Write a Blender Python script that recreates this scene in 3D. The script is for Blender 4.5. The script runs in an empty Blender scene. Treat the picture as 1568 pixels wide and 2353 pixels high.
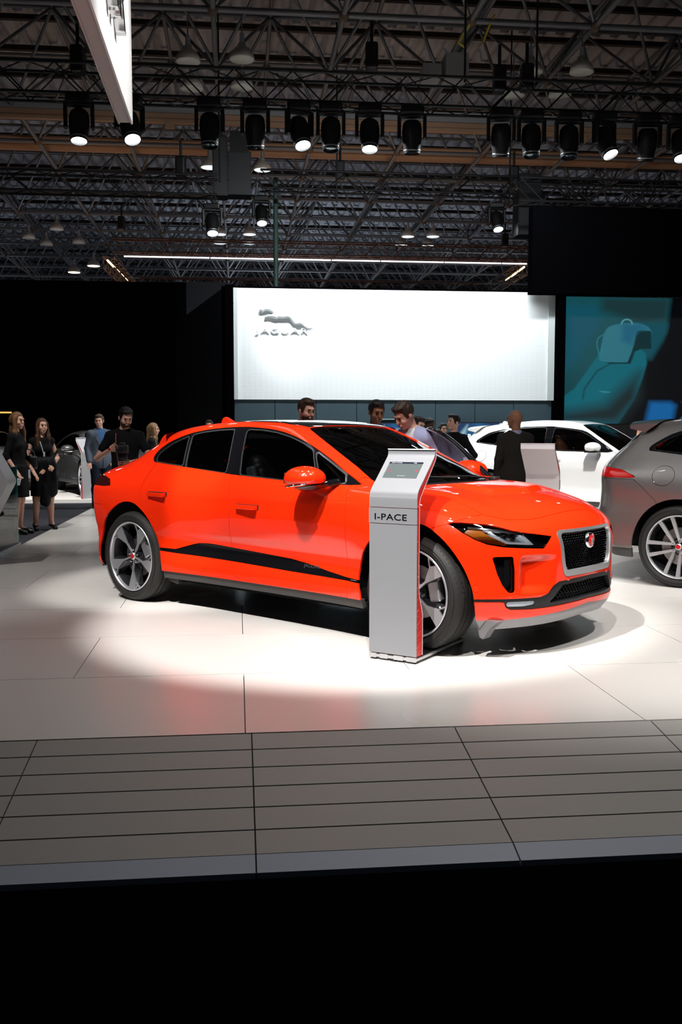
import bpy, bmesh, math, random
import numpy as np
from mathutils import Vector, Matrix
PI = math.pi
SC = bpy.context.scene
COL = SC.collection
R = math.radians
# ------------------------------------------------------------------ camera
CAM_H, CAM_F, CAM_PITCH = 1.4264, 2233.4, 4.655
cam = bpy.data.objects.new('camera', bpy.data.cameras.new('camera'))
COL.objects.link(cam)
cam.location = (0, 0, CAM_H)
cam.rotation_euler = (R(90 - CAM_PITCH), 0, 0)
cam.data.sensor_fit = 'HORIZONTAL'; cam.data.sensor_width = 36.0
cam.data.lens = CAM_F / 1568 * 36.0
cam.data.clip_start = 0.05; cam.data.clip_end = 300
SC.camera = cam
SC.view_settings.view_transform = 'Standard'
SC.view_settings.look = 'None'
SC.view_settings.gamma = 1.0
SC.view_settings.use_curve_mapping = False
SC.view_settings.exposure = 0.0
# ------------------------------------------------------------------ world: a dark hall, no daylight
wd = bpy.data.worlds.new('world'); SC.world = wd; wd.use_nodes = True
wd.node_tree.nodes['Background'].inputs[0].default_value = (0.55, 0.62, 0.75, 1)
wd.node_tree.nodes['Background'].inputs[1].default_value = 0.022
# stage axes: the booth is turned a little against the view
ST = R(6.064)
E1 = np.array([math.cos(ST), math.sin(ST)]); E2 = np.array([-math.sin(ST), math.cos(ST)])
def stage(a, b):                       # stage coordinates (across, into depth) to world x, y
    q = E1 * a + E2 * b
    return float(q[0]), float(q[1])
def spot(name, loc, target, power, size, blend=0.3, radius=0.05, color=(1, 0.97, 0.93)):
    l = bpy.data.lights.new(name, 'SPOT'); o = bpy.data.objects.new(name, l); COL.objects.link(o)
    l.energy = power; l.spot_size = R(size); l.spot_blend = blend; l.shadow_soft_size = radius; l.color = color
    o.location = loc
    o.rotation_euler = (Vector(target) - Vector(loc)).to_track_quat('-Z', 'Y').to_euler()
    return o
def area(name, loc, target, power, sx, sy, color=(1, 1, 1)):
    l = bpy.data.lights.new(name, 'AREA'); o = bpy.data.objects.new(name, l); COL.objects.link(o)
    l.energy = power; l.shape = 'RECTANGLE'; l.size = sx; l.size_y = sy; l.color = color
    o.location = loc
    o.rotation_euler = (Vector(target) - Vector(loc)).to_track_quat('-Z', 'Y').to_euler()
    return o
LIGHTS_HERE = 1
# keys hang from the rig above the near side of the orange car and in front of it
WHITE = (1, .975, .95)
spot('key_light_car', (-1.8, 2.3, 7.6), (0.15, 7.35, 0.3), 5600, 28.5, 0.4, 0.06, WHITE)
spot('key_light_nose', (0.2, 2.0, 7.5), (1.6, 6.7, 0.3), 1900, 34, 0.7, 0.06, WHITE)
spot('key_light_rear', (-3.9, 3.9, 7.5), (-1.6, 8.8, 0.7), 2900, 20, 0.5, 0.06, WHITE)
spot('key_light_right', (3.4, 2.6, 7.4), (3.3, 6.9, 0), 1900, 44, 0.8, 0.07, WHITE)
spot('key_light_hood', (2.6, 4.6, 7.5), (1.0, 7.2, 0.9), 300, 22, 0.5, 0.05, WHITE)
spot('key_light_left', (-5.0, 7.0, 7.4), (-3.2, 9.2, 0), 800, 36, 0.9, 0.08, WHITE)
spot('key_light_suv', (5.2, 5.4, 7.2), (4.6, 9.0, 1.0), 2300, 34, 0.6, 0.08, WHITE)
spot('floor_fill_left', (-1.0, 4.9, 8.0), (-.4, 4.6, 0), 300, 90, 1.0, .35, WHITE)  # pair of wide fills added to lift the foreground floor and ramp
spot('floor_fill_right', (2.4, 5.0, 8.0), (2.3, 4.9, 0), 640, 72, 1.0, .35, WHITE)
spot('key_light_white_car', (3.0, 11.0, 7.4), (4.3, 16.2, 0.6), 4300, 42, 0.5, 0.1)
spot('kiosk_fill', (1.3, 4.6, 7.5), (2.2, 9.7, 0.9), 1100, 17, 0.6, 0.06, WHITE)  # added fill for the back of the rear kiosk, out of the keys' reach
spot('people_light', (-4.4, 11.0, 7.2), (-4.2, 13.8, 0.9), 1150, 30, 0.6, 0.1)
spot('photographer_fill', (-2.4, 7.6, 7.4), (-2.75, 12.2, 1.2), 800, 20, .6, .08, WHITE)  # added fill that brightens the photographer from the front
spot('people_light_behind', (0.6, 6.6, 7.4), (0.9, 11.2, 1.2), 950, 46, 0.7, 0.1)
spot('sedan_fill', (-4.6, 17.5, 7.2), (-6.0, 22.0, 0.6), 4500, 40, 0.6, 0.1)  # added fill to brighten the paint of the dark saloon
spot('carpet_light', (-3.8, 15.5, 7.2), (-3.6, 17.0, 0), 700, 50, 0.8, 0.1)
for x_, y_, t_ in ((-2.6, 7.2, (-1.5, 8.8, 1)), (-1.2, 8.4, (-.6, 8.4, 1)), (-.4, 6.0, (.2, 7.6, 1)), (.6, 8.6, (.4, 7.6, 1)), (1.3, 6.6, (1.2, 7.2, .9)), (2.2, 8.2, (1.5, 7.0, .9)), (3.1, 6.2, (1.9, 6.7, .8)), (4.4, 7.6, (5.0, 9.5, 1)), (6.6, 8.8, (5.4, 9.5, 1)), (3.6, 14.0, (4, 16, 1)), (5.6, 14.2, (5, 16, 1)), (-6.5, 19, (-6, 22, 1))):
    spot('rig_spot', (x_, y_, 7.5), t_, 55, 60, .6, .045, WHITE)
# wash on the white feature wall, from the rig in front of it
area('wall_wash', stage(3.3, 17.6) + (6.7,), stage(3.3, 20) + (3.0,), 620, 6.4, .25, (.93, .98, 1))
spot('emblem_light', stage(.9, 17.6) + (6.6,), stage(1.0, 20) + (3.7,), 600, 24, .8, .08, (.95, .98, 1))
# unseen uplights added to brighten the roof, as if from neighbouring booths
for a_, b_, z_, p_, c_ in ((-4, 29, 5.6, 45, (1, .62, .36)), (4, 27.5, 5.6, 60, (1, .66, .42)), (11, 28, 5.6, 22, (1, .66, .42)), (-6, 36, 5.5, 50, (.86, .88, 1)), (3, 36, 5.5, 70, (.86, .88, 1)), (-14, 48, 5, 130, (.78, .86, 1)), (2, 50, 5, 380, (.75, .88, 1)), (12, 46, 5, 150, (.85, .9, 1)), (2, 21.5, 5.5, 2.5, (.9, .9, 1)), (-5, 18, 5.5, 2, (.9, .9, 1))):
    area('roof_fill', stage(a_, b_) + (z_,), stage(a_, b_ + 1) + (12,), p_, 5, 3, c_)
# ------------------------------------------------------------------ materials
def srgb(r, g, b):
    f = lambda c: (c / 255) / 12.92 if c <= 10 else ((c / 255 + 0.055) / 1.055) ** 2.4
    return (f(r), f(g), f(b), 1)
MATS = {}
def mat(name, col=(0.5, 0.5, 0.5, 1), rough=0.5, metal=0.0, coat=0.0, emit=None, estr=0.0, spec=0.5, noise=None, bump=None, trans=0.0, alpha=1.0, coat_rough=0.03, ior=1.45):
    if name in MATS: return MATS[name]
    m = bpy.data.materials.new(name); m.use_nodes = True
    nt = m.node_tree; b = nt.nodes['Principled BSDF']
    b.inputs['Base Color'].default_value = col
    b.inputs['Roughness'].default_value = rough
    b.inputs['Metallic'].default_value = metal
    b.inputs['Coat Weight'].default_value = coat
    b.inputs['Coat Roughness'].default_value = coat_rough
    b.inputs['Specular IOR Level'].default_value = spec
    b.inputs['Transmission Weight'].default_value = trans
    b.inputs['Alpha'].default_value = alpha
    b.inputs['IOR'].default_value = ior
    if emit:
        b.inputs['Emission Color'].default_value = emit; b.inputs['Emission Strength'].default_value = estr
    if noise or bump:
        tc = nt.nodes.new('ShaderNodeTexCoord')
    if noise:                                  # (scale, amount): gentle mottling of the colour
        nz = nt.nodes.new('ShaderNodeTexNoise'); nz.inputs['Scale'].default_value = noise[0]; nz.inputs['Detail'].default_value = 4
        nt.links.new(tc.outputs['Object'], nz.inputs['Vector'])
        mx = nt.nodes.new('ShaderNodeMix'); mx.data_type = 'RGBA'
        k = noise[1]
        mx.inputs[6].default_value = tuple(c * (1 - k) for c in col[:3]) + (1,)
        mx.inputs[7].default_value = tuple(min(1, c * (1 + k)) for c in col[:3]) + (1,)
        nt.links.new(nz.outputs['Fac'], mx.inputs[0]); nt.links.new(mx.outputs[2], b.inputs['Base Color'])
    if bump:                                   # (scale, strength)
        nb = nt.nodes.new('ShaderNodeTexNoise'); nb.inputs['Scale'].default_value = bump[0]
        nt.links.new(tc.outputs['Object'], nb.inputs['Vector'])
        bp = nt.nodes.new('ShaderNodeBump'); bp.inputs['Strength'].default_value = bump[1]; bp.inputs['Distance'].default_value = 0.01
        nt.links.new(nb.outputs['Fac'], bp.inputs['Height']); nt.links.new(bp.outputs['Normal'], b.inputs['Normal'])
    MATS[name] = m
    return m
# ------------------------------------------------------------------ objects
def tag(o, label=None, cat=None, group=None, kind=None):
    if label: o['label'] = label
    if cat: o['category'] = cat
    if group: o['group'] = group
    if kind: o['kind'] = kind
    return o
def empty(name, loc=(0, 0, 0), rz=0.0, label=None, cat=None, group=None):
    o = bpy.data.objects.new(name, None); COL.objects.link(o)
    o.location = loc; o.rotation_euler = (0, 0, rz); o.empty_display_size = 0.1
    return tag(o, label, cat, group)
def mesh_obj(name, V, F, m, parent=None, smooth=False, normals=None, mats=None, mi=None):
    me = bpy.data.meshes.new(name)
    V = np.asarray(V, np.float64); n = len(V)
    if isinstance(F, np.ndarray):
        k = F.shape[1]; nf = len(F)
        me.vertices.add(n); me.vertices.foreach_set('co', V.ravel())
        me.loops.add(nf * k); me.loops.foreach_set('vertex_index', F.astype(np.int32).ravel())
        me.polygons.add(nf); me.polygons.foreach_set('loop_start', np.arange(0, nf * k, k, dtype=np.int32))
        me.update(calc_edges=True)
    else:
        me.from_pydata([tuple(v) for v in V], [], F)
    me.validate(clean_customdata=False)
    if smooth: me.polygons.foreach_set('use_smooth', np.ones(len(me.polygons), bool))
    for mm in (mats or [m]): me.materials.append(mm)
    if mi is not None: me.polygons.foreach_set('material_index', np.asarray(mi, np.int32))
    if normals is not None and len(me.vertices) == len(normals):
        me.normals_split_custom_set_from_vertices([tuple(v) for v in normals])
    me.update()
    o = bpy.data.objects.new(name, me); COL.objects.link(o)
    if parent is not None: o.parent = parent
    return o
class MB:
    """collects simple shapes into one mesh"""
    def __init__(s): s.v = []; s.f = []; s.mi = []; s.cur = 0
    def add(s, V, F):
        o = len(s.v); s.v += [tuple(map(float, v)) for v in V]; s.f += [tuple(i + o for i in f) for f in F]; s.mi += [s.cur] * len(F)
        return s
    def box(s, c, d, rz=0.0, rot=None, bev=0.0):
        hx, hy, hz = d[0] / 2, d[1] / 2, d[2] / 2
        if bev > 0:
            b = min(bev, hx * .9, hy * .9, hz * .9)
            bm = bmesh.new(); bmesh.ops.create_cube(bm, size=1)
            for v in bm.verts: v.co = Vector((v.co.x * 2 * hx, v.co.y * 2 * hy, v.co.z * 2 * hz))
            bmesh.ops.bevel(bm, geom=list(bm.edges), offset=b, segments=2, profile=.5, affect='EDGES')
            bm.verts.ensure_lookup_table()
            V = [v.co.copy() for v in bm.verts]; F = [[v.index for v in f.verts] for f in bm.faces]; bm.free()
        else:
            V = [Vector((x * hx, y * hy, z * hz)) for x in (-1, 1) for y in (-1, 1) for z in (-1, 1)]
            F = [(0, 1, 3, 2), (4, 6, 7, 5), (0, 4, 5, 1), (2, 3, 7, 6), (0, 2, 6, 4), (1, 5, 7, 3)]
        M = rot if rot is not None else Matrix.Rotation(rz, 3, 'Z')
        return s.add([M @ Vector(v) + Vector(c) for v in V], F)
    def tube(s, a, b, r, n=8, r2=None, caps=True):
        a, b = Vector(a), Vector(b); d = (b - a)
        if d.length < 1e-9: return s
        q = d.to_track_quat('Z', 'Y'); r2 = r if r2 is None else r2
        V = []
        for p, rr in ((a, r), (b, r2)):
            for i in range(n): V.append(p + q @ Vector((rr * math.cos(2 * PI * i / n), rr * math.sin(2 * PI * i / n), 0)))
        F = [(i, (i + 1) % n, n + (i + 1) % n, n + i) for i in range(n)]
        if caps: F += [tuple(range(n - 1, -1, -1)), tuple(range(n, 2 * n))]
        return s.add(V, F)
    def path(s, pts, r, n=6):
        for a, b in zip(pts[:-1], pts[1:]): s.tube(a, b, r, n)
        return s
    def lathe(s, prof, n=32, axis='Z', c=(0, 0, 0), rot=None, close=False):
        V = []
        for rr, h in prof:
            for i in range(n):
                a = 2 * PI * i / n; x, y = rr * math.cos(a), rr * math.sin(a)
                V.append((x, y, h) if axis == 'Z' else (x, h, y) if axis == 'Y' else (h, x, y))
        if rot is not None: V = [rot @ Vector(v) for v in V]
        V = [Vector(v) + Vector(c) for v in V]
        F = []; m = len(prof)
        for j in range(m - 1 + (1 if close else 0)):
            k = (j + 1) % m
            for i in range(n):
                F.append((j * n + i, j * n + (i + 1) % n, k * n + (i + 1) % n, k * n + i))
        if axis == 'Y': F = [f[::-1] for f in F]
        return s.add(V, F)
    def prism(s, poly, h0, h1, axis='Z', M=None):
        """polygon (list of 2D) extruded from h0 to h1; axis Z: (x,y), Y: (x,z), X: (y,z)"""
        n = len(poly)
        def mk(p, h): return (p[0], p[1], h) if axis == 'Z' else (p[0], h, p[1]) if axis == 'Y' else (h, p[0], p[1])
        V = [Vector(mk(p, h0)) for p in poly] + [Vector(mk(p, h1)) for p in poly]
        if M is not None: V = [M @ v for v in V]
        F = [tuple(range(n - 1, -1, -1)), tuple(range(n, 2 * n))] + [(i, (i + 1) % n, n + (i + 1) % n, n + i) for i in range(n)]
        return s.add(V, F)
    def build(s, name, m, parent=None, smooth=False, mats=None, fix=True, autosmooth=None):
        o = mesh_obj(name, s.v, s.f, m, parent, smooth, mats=mats, mi=s.mi if mats else None)
        if fix:
            bm = bmesh.new(); bm.from_mesh(o.data); bmesh.ops.recalc_face_normals(bm, faces=list(bm.faces)); bm.to_mesh(o.data); bm.free()
        if autosmooth: smooth_by_angle(o, autosmooth)
        return o
def smooth_by_angle(o, deg=35):
    me = o.data; me.polygons.foreach_set('use_smooth', np.ones(len(me.polygons), bool))
    bm = bmesh.new(); bm.from_mesh(me)
    lim = R(deg)
    for e in bm.edges:
        if len(e.link_faces) == 2 and e.calc_face_angle(0) > lim: e.smooth = False
    bm.to_mesh(me); bm.free()
def copy_tree(o, parent=None, level=0):
    c = o.copy(); COL.objects.link(c)
    if level: c.parent = parent
    for ch in list(o.children): copy_tree(ch, c, level + 1)
    return c
# ------------------------------------------------------------------ numeric helpers
class Spl:
    """monotone-ish cubic (pchip) through points"""
    def __init__(s, pts):
        pts = sorted(pts); s.x = np.array([p[0] for p in pts], float); s.y = np.array([p[1] for p in pts], float)
        h = np.diff(s.x); d = np.diff(s.y) / h; m = np.zeros(len(s.x))
        for i in range(1, len(s.x) - 1):
            if d[i - 1] * d[i] > 0:
                w1, w2 = 2 * h[i] + h[i - 1], h[i] + 2 * h[i - 1]
                m[i] = (w1 + w2) / (w1 / d[i - 1] + w2 / d[i])
        m[0], m[-1] = d[0], d[-1]; s.m = m
    def __call__(s, t):
        t = np.asarray(t, float); tc = np.clip(t, s.x[0], s.x[-1])
        i = np.clip(np.searchsorted(s.x, tc) - 1, 0, len(s.x) - 2)
        h = s.x[i + 1] - s.x[i]; u = (tc - s.x[i]) / h
        r = (2 * u**3 - 3 * u**2 + 1) * s.y[i] + (u**3 - 2 * u**2 + u) * h * s.m[i] + (-2 * u**3 + 3 * u**2) * s.y[i + 1] + (u**3 - u**2) * h * s.m[i + 1]
        return r + np.where(t < s.x[0], (t - s.x[0]) * s.m[0], 0) + np.where(t > s.x[-1], (t - s.x[-1]) * s.m[-1], 0)
def sstep(a, b, x):
    t = np.clip((x - a) / (b - a), 0, 1); return t * t * (3 - 2 * t)
def smax(a, b, k):
    h = np.maximum(k - np.abs(a - b), 0) / k; return np.maximum(a, b) + h * h * k * 0.25
def smin(a, b, k): return -smax(-a, -b, k)
def poly_sdf(poly, P):
    """signed distance to a polygon (negative inside)"""
    poly = np.asarray(poly, float); n = len(poly); d = np.full(len(P), 1e9); ins = np.zeros(len(P), bool)
    for i in range(n):
        a, b = poly[i], poly[(i + 1) % n]; e = b - a; w = P - a
        t = np.clip((w @ e) / max(e @ e, 1e-12), 0, 1); q = w - t[:, None] * e
        d = np.minimum(d, (q * q).sum(1))
        c = ((a[1] > P[:, 1]) != (b[1] > P[:, 1]))
        if abs(e[1]) > 1e-12:
            xi = a[0] + (P[:, 1] - a[1]) / e[1] * e[0]; ins ^= c & (P[:, 0] < xi)
    d = np.sqrt(d); return np.where(ins, -d, d)
def crv(pts, n=8, closed=False):
    """Catmull-Rom smoothing of a point list"""
    P = [np.array(p, float) for p in pts]; m = len(P); out = []
    rng = range(m) if closed else range(m - 1)
    for i in rng:
        if closed: a, b, c, d = P[i - 1], P[i], P[(i + 1) % m], P[(i + 2) % m]
        else: a, b, c, d = P[max(i - 1, 0)], P[i], P[i + 1], P[min(i + 2, m - 1)]
        for j in range(n):
            t = j / n
            out.append(0.5 * ((2 * b) + (-a + c) * t + (2 * a - 5 * b + 4 * c - d) * t * t + (-a + 3 * b - 3 * c + d) * t**3))
    if not closed: out.append(P[-1])
    return [tuple(p) for p in out]
def round_poly(pts, r=0.02, n=4):
    """rounds the corners of a polygon"""
    P = [np.array(p, float) for p in pts]; m = len(P); out = []
    for i in range(m):
        a, b, c = P[i - 1], P[i], P[(i + 1) % m]
        u, v = a - b, c - b; lu, lv = np.linalg.norm(u), np.linalg.norm(v)
        k = min(r, lu * .45, lv * .45); p0, p2 = b + u / lu * k, b + v / lv * k
        for j in range(n + 1):
            t = j / n; out.append(tuple((1 - t)**2 * p0 + 2 * t * (1 - t) * b + t * t * p2))
    return out
# ------------------------------------------------------------------ triangle surface that can be cut by signed fields
class Surf:
    def __init__(s, V, N, T): s.V, s.N, s.T = V, N, T
    def cut(s, f):
        """returns (inside f<0, outside f>0)"""
        f = np.where(np.abs(f) < 1e-7, 1e-7, f)
        V, N, T = s.V, s.N, s.T
        neg = f[T] < 0; c = neg.sum(1)
        mix = (c == 1) | (c == 2); Tm = T[mix]; nm = neg[mix]
        if len(Tm) == 0:
            return s.sub(T[c == 3]), s.sub(T[c == 0])
        one = nm.sum(1) == 1
        k = np.where(one, np.argmax(nm, 1), np.argmin(nm, 1))
        ar = np.arange(len(Tm)); a = Tm[ar, k]; b = Tm[ar, (k + 1) % 3]; d = Tm[ar, (k + 2) % 3]
        E = np.concatenate([np.sort(np.stack([a, b], 1), 1), np.sort(np.stack([a, d], 1), 1)])
        U, inv = np.unique(E, axis=0, return_inverse=True); inv = inv.ravel()
        t = (f[U[:, 0]] / (f[U[:, 0]] - f[U[:, 1]]))[:, None]
        Vn = V[U[:, 0]] * (1 - t) + V[U[:, 1]] * t; Nn = N[U[:, 0]] * (1 - t) + N[U[:, 1]] * t
        Nn /= np.linalg.norm(Nn, axis=1)[:, None] + 1e-12
        V2 = np.concatenate([V, Vn]); N2 = np.concatenate([N, Nn]); o = len(V)
        ab = o + inv[:len(Tm)]; ad = o + inv[len(Tm):]
        tip = np.stack([a, ab, ad], 1); q1 = np.stack([ab, b, d], 1); q2 = np.stack([ab, d, ad], 1)
        rest = np.concatenate([q1, q2]); oneone = np.concatenate([one, one])
        inn = np.concatenate([T[c == 3], tip[one], rest[~oneone]]); out = np.concatenate([T[c == 0], tip[~one], rest[oneone]])
        return Surf(V2, N2, inn).clean(), Surf(V2, N2, out).clean()
    def sub(s, T): return Surf(s.V, s.N, T).clean()
    def clean(s):
        if len(s.T) == 0: return Surf(np.zeros((0, 3)), np.zeros((0, 3)), np.zeros((0, 3), int))
        u, inv = np.unique(s.T, return_inverse=True); return Surf(s.V[u], s.N[u], inv.reshape(s.T.shape))
    def take(s, f, gap=0.0):
        """cuts the region f<-gap out of s; returns region, rest (f>gap)"""
        i, _ = s.cut(f + gap)
        _, o = s.cut(f - gap)
        return i, o
    def off(s, d): return Surf(s.V - s.N * d, s.N, s.T)
    def flip(s): return Surf(s.V, -s.N, s.T[:, ::-1])
    def mirror(s): return Surf(s.V * [1, -1, 1], s.N * [1, -1, 1], s.T[:, ::-1])
    def __add__(s, o): return Surf(np.concatenate([s.V, o.V]), np.concatenate([s.N, o.N]), np.concatenate([s.T, o.T + len(s.V)]))
    def border(s):
        e = np.concatenate([s.T[:, [0, 1]], s.T[:, [1, 2]], s.T[:, [2, 0]]]); k = np.sort(e, 1)
        u, idx, cnt = np.unique(k, axis=0, return_index=True, return_counts=True)
        return e[idx[cnt == 1]]
    def build(s, name, m, parent=None, lip=0.012, label=None):
        if len(s.T) == 0: return None
        V, N, T = s.V, s.N, s.T
        if lip:
            B = s.border(); u, inv = np.unique(B, return_inverse=True); inv = inv.reshape(B.shape)
            n = len(V); L = len(u)
            V = np.concatenate([V, s.V[u], s.V[u] - s.N[u] * lip])
            # side normals: across the border edge
            ed = s.V[B[:, 1]] - s.V[B[:, 0]]; sn = np.cross(ed, s.N[B[:, 0]]); sn /= np.linalg.norm(sn, axis=1)[:, None] + 1e-12
            acc = np.zeros((L, 3)); np.add.at(acc, inv[:, 0], sn); np.add.at(acc, inv[:, 1], sn)
            acc /= np.linalg.norm(acc, axis=1)[:, None] + 1e-12
            N = np.concatenate([N, acc, acc])
            a, b = n + inv[:, 0], n + inv[:, 1]
            T = np.concatenate([T, np.stack([b, a, a + L], 1), np.stack([b, a + L, b + L], 1)])
        o = mesh_obj(name, V, T, m, parent, True, normals=N)
        if label: o['label'] = label
        return o
def surf_grid(P, N, wrap=False):
    """P: (a,b,3) grid of points"""
    a, b = P.shape[:2]; idx = np.arange(a * b).reshape(a, b)
    q = np.stack([idx[:-1, :-1], idx[1:, :-1], idx[1:, 1:], idx[:-1, 1:]], -1).reshape(-1, 4)
    T = np.concatenate([q[:, [0, 1, 2]], q[:, [0, 2, 3]]])
    return Surf(P.reshape(-1, 3), N.reshape(-1, 3), T)
# ------------------------------------------------------------------ solid shapes from distance fields (surface nets)
def nets(fn, lo, hi, h):
    """mesh of fn<0 inside the box lo..hi, cell h; fn takes (n,3) -> (n,)"""
    lo = np.array(lo, float); hi = np.array(hi, float); n = np.ceil((hi - lo) / h).astype(int) + 1
    ax = [lo[i] + h * np.arange(n[i]) for i in range(3)]
    G = np.stack(np.meshgrid(*ax, indexing='ij'), -1)
    # coarse pass to skip empty space
    F = np.empty(n)
    flat = G.reshape(-1, 3); out = np.empty(len(flat))
    cs = 4
    cg = G[::cs, ::cs, ::cs]; cf = fn(cg.reshape(-1, 3)).reshape(cg.shape[:3])
    near = np.abs(cf) < h * cs * 1.1
    up = np.repeat(np.repeat(np.repeat(near, cs, 0), cs, 1), cs, 2)[:n[0], :n[1], :n[2]]
    pad = lambda a: np.pad(a, [(0, max(0, n[i] - a.shape[i])) for i in range(3)], mode='edge')
    up = pad(up)
    sh = np.repeat(np.repeat(np.repeat(cf, cs, 0), cs, 1), cs, 2)[:n[0], :n[1], :n[2]]; F = pad(sh).copy()
    upf = up.copy()
    for i in range(3):
        upf |= np.roll(up, cs, i) | np.roll(up, -cs, i)
    sel = upf.reshape(-1); Ff = F.reshape(-1)
    Ff[sel] = fn(flat[sel]); F = Ff.reshape(n)
    S = F < 0
    c = [S[:-1, :-1, :-1], S[1:, :-1, :-1], S[:-1, 1:, :-1], S[1:, 1:, :-1], S[:-1, :-1, 1:], S[1:, :-1, 1:], S[:-1, 1:, 1:], S[1:, 1:, 1:]]
    tot = sum(x.astype(int) for x in c); act = (tot > 0) & (tot < 8)
    ci = np.argwhere(act); idm = -np.ones(act.shape, int); idm[act] = np.arange(len(ci))
    corners = np.array([[0, 0, 0], [1, 0, 0], [0, 1, 0], [1, 1, 0], [0, 0, 1], [1, 0, 1], [0, 1, 1], [1, 1, 1]])
    edges = [(0, 1), (2, 3), (4, 5), (6, 7), (0, 2), (1, 3), (4, 6), (5, 7), (0, 4), (1, 5), (2, 6), (3, 7)]
    acc = np.zeros((len(ci), 3)); cnt = np.zeros(len(ci))
    vals = np.stack([F[tuple((ci + corners[k]).T)] for k in range(8)], 1)
    for a, b in edges:
        fa, fb = vals[:, a], vals[:, b]; m = (fa < 0) != (fb < 0)
        t = np.where(m, fa / np.where(m, fa - fb, 1), 0)[:, None]
        acc += np.where(m[:, None], corners[a] * (1 - t) + corners[b] * t, 0); cnt += m
    V = lo + (ci + acc / cnt[:, None]) * h
    Q = []
    for ax_ in range(3):
        o1, o2 = (ax_ + 1) % 3, (ax_ + 2) % 3
        a = S; b = np.roll(S, -1, ax_); ch = a != b
        sl = [slice(None)] * 3; sl[ax_] = slice(0, -1); ch = ch[tuple(sl)]
        e = np.argwhere(ch); e = e[(e[:, o1] > 0) & (e[:, o2] > 0) & (e[:, o1] < n[o1] - 1) & (e[:, o2] < n[o2] - 1)]
        if len(e) == 0: continue
        def g(d1, d2):
            q = e.copy(); q[:, o1] -= d1; q[:, o2] -= d2; return idm[tuple(q.T)]
        q = np.stack([g(1, 1), g(0, 1), g(0, 0), g(1, 0)], 1)
        inside = S[tuple(e.T)]; q[~inside] = q[~inside][:, ::-1]
        Q.append(q)
    return V, np.concatenate(Q)
def cone_sd(P, a, b, ra, rb):
    a = np.asarray(a, float); b = np.asarray(b, float); ba = b - a; w = P - a
    t = np.clip((w @ ba) / max(ba @ ba, 1e-9), 0, 1)
    return np.linalg.norm(w - t[:, None] * ba, axis=1) - (ra + (rb - ra) * t)
def ell_sd(P, c, r, M=None):
    q = P - np.asarray(c, float)
    if M is not None: q = q @ M
    r = np.asarray(r, float); k0 = np.linalg.norm(q / r, axis=1); k1 = np.linalg.norm(q / (r * r), axis=1) + 1e-9
    return k0 * (k0 - 1) / k1
def box_sd(P, c, hs, r=0.0, M=None):
    q = P - np.asarray(c, float)
    if M is not None: q = q @ M
    q = np.abs(q) - (np.asarray(hs, float) - r)
    return np.linalg.norm(np.maximum(q, 0), axis=1) + np.minimum(q.max(1), 0) - r
def nets_obj(name, fn, lo, hi, h, m, parent=None):
    V, Q = nets(fn, lo, hi, h)
    # one smoothing pass for an even surface; normals from the field
    e = 0.6 * h; N = np.stack([fn(V + d) - fn(V - d) for d in np.eye(3) * e], 1)
    g = np.linalg.norm(N, axis=1)[:, None] + 1e-12; N = N / g
    V = V - N * np.clip(fn(V) / (g[:, 0] / (2 * e)), -h, h)[:, None]
    o = mesh_obj(name, V, Q, m, parent, True, normals=N)
    return o
def glass_mat(name, tint=(0.02, 0.025, 0.025, 1), clear=0.5, rough=0.01):
    """thin pane: tinted see-through with a mirror-like Fresnel reflection"""
    if name in MATS: return MATS[name]
    m = bpy.data.materials.new(name); m.use_nodes = True; nt = m.node_tree
    nt.nodes.clear(); o = nt.nodes.new('ShaderNodeOutputMaterial')
    t = nt.nodes.new('ShaderNodeBsdfTransparent'); t.inputs[0].default_value = tuple(c * 0 + clear * (0.5 + 0.5 * c) for c in tint[:3]) + (1,)
    g = nt.nodes.new('ShaderNodeBsdfGlossy'); g.inputs['Roughness'].default_value = rough
    fr = nt.nodes.new('ShaderNodeFresnel'); fr.inputs['IOR'].default_value = 1.5
    mx = nt.nodes.new('ShaderNodeMixShader')
    nt.links.new(fr.outputs[0], mx.inputs[0]); nt.links.new(t.outputs[0], mx.inputs[1]); nt.links.new(g.outputs[0], mx.inputs[2])
    nt.links.new(mx.outputs[0], o.inputs[0]); MATS[name] = m
    return m
M_ORANGE = mat('orange_paint', (0.90, 0.026, 0.0025, 1), .40, coat=1.0, spec=.05)
M_ORANGE.node_tree.nodes['Principled BSDF'].inputs['Coat IOR'].default_value = 1.72
M_LETTER = mat('dark_lettering', (.10, .10, .105, 1), .35, .6)
M_BLACKG = mat('gloss_black', (0.004, 0.004, 0.005, 1), .08, coat=.6)
M_BLACKP = mat('black_plastic', (0.012, 0.012, 0.013, 1), .5)
M_GREYP = mat('grey_plastic', (0.045, 0.043, 0.042, 1), .55)
M_LINER = mat('wheel_arch_black', (0.004, 0.004, 0.004, 1), .9, spec=.15)
M_CHROME = mat('chrome', (0.75, 0.76, 0.78, 1), .12, 1.0)
M_TRIM = mat('bright_window_trim', (.22, .225, .235, 1), .22, .85)
M_SATIN = mat('satin_silver', (0.62, 0.63, 0.65, 1), .38, .9)
M_SKID = mat('skid_plate_silver', (0.22, 0.22, 0.23, 1), .42, .6)
M_RUBBER = mat('tyre_rubber', (0.013, 0.0125, 0.012, 1), .62, spec=.4, noise=(6, .25))
M_SIDEWALL = mat('tyre_sidewall', (0.016, 0.0155, 0.015, 1), .5, spec=.4)
M_SPOKE = mat('machined_alloy', (0.62, 0.63, 0.66, 1), .36, .8)
M_SPOKEB = mat('wheel_gloss_black', (0.012, 0.012, 0.014, 1), .2, coat=.5)
M_RIMDARK = mat('wheel_barrel', (0.02, 0.02, 0.022, 1), .35, .5)
M_DISC = mat('brake_disc', (0.35, 0.34, 0.33, 1), .35, .9)
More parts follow.
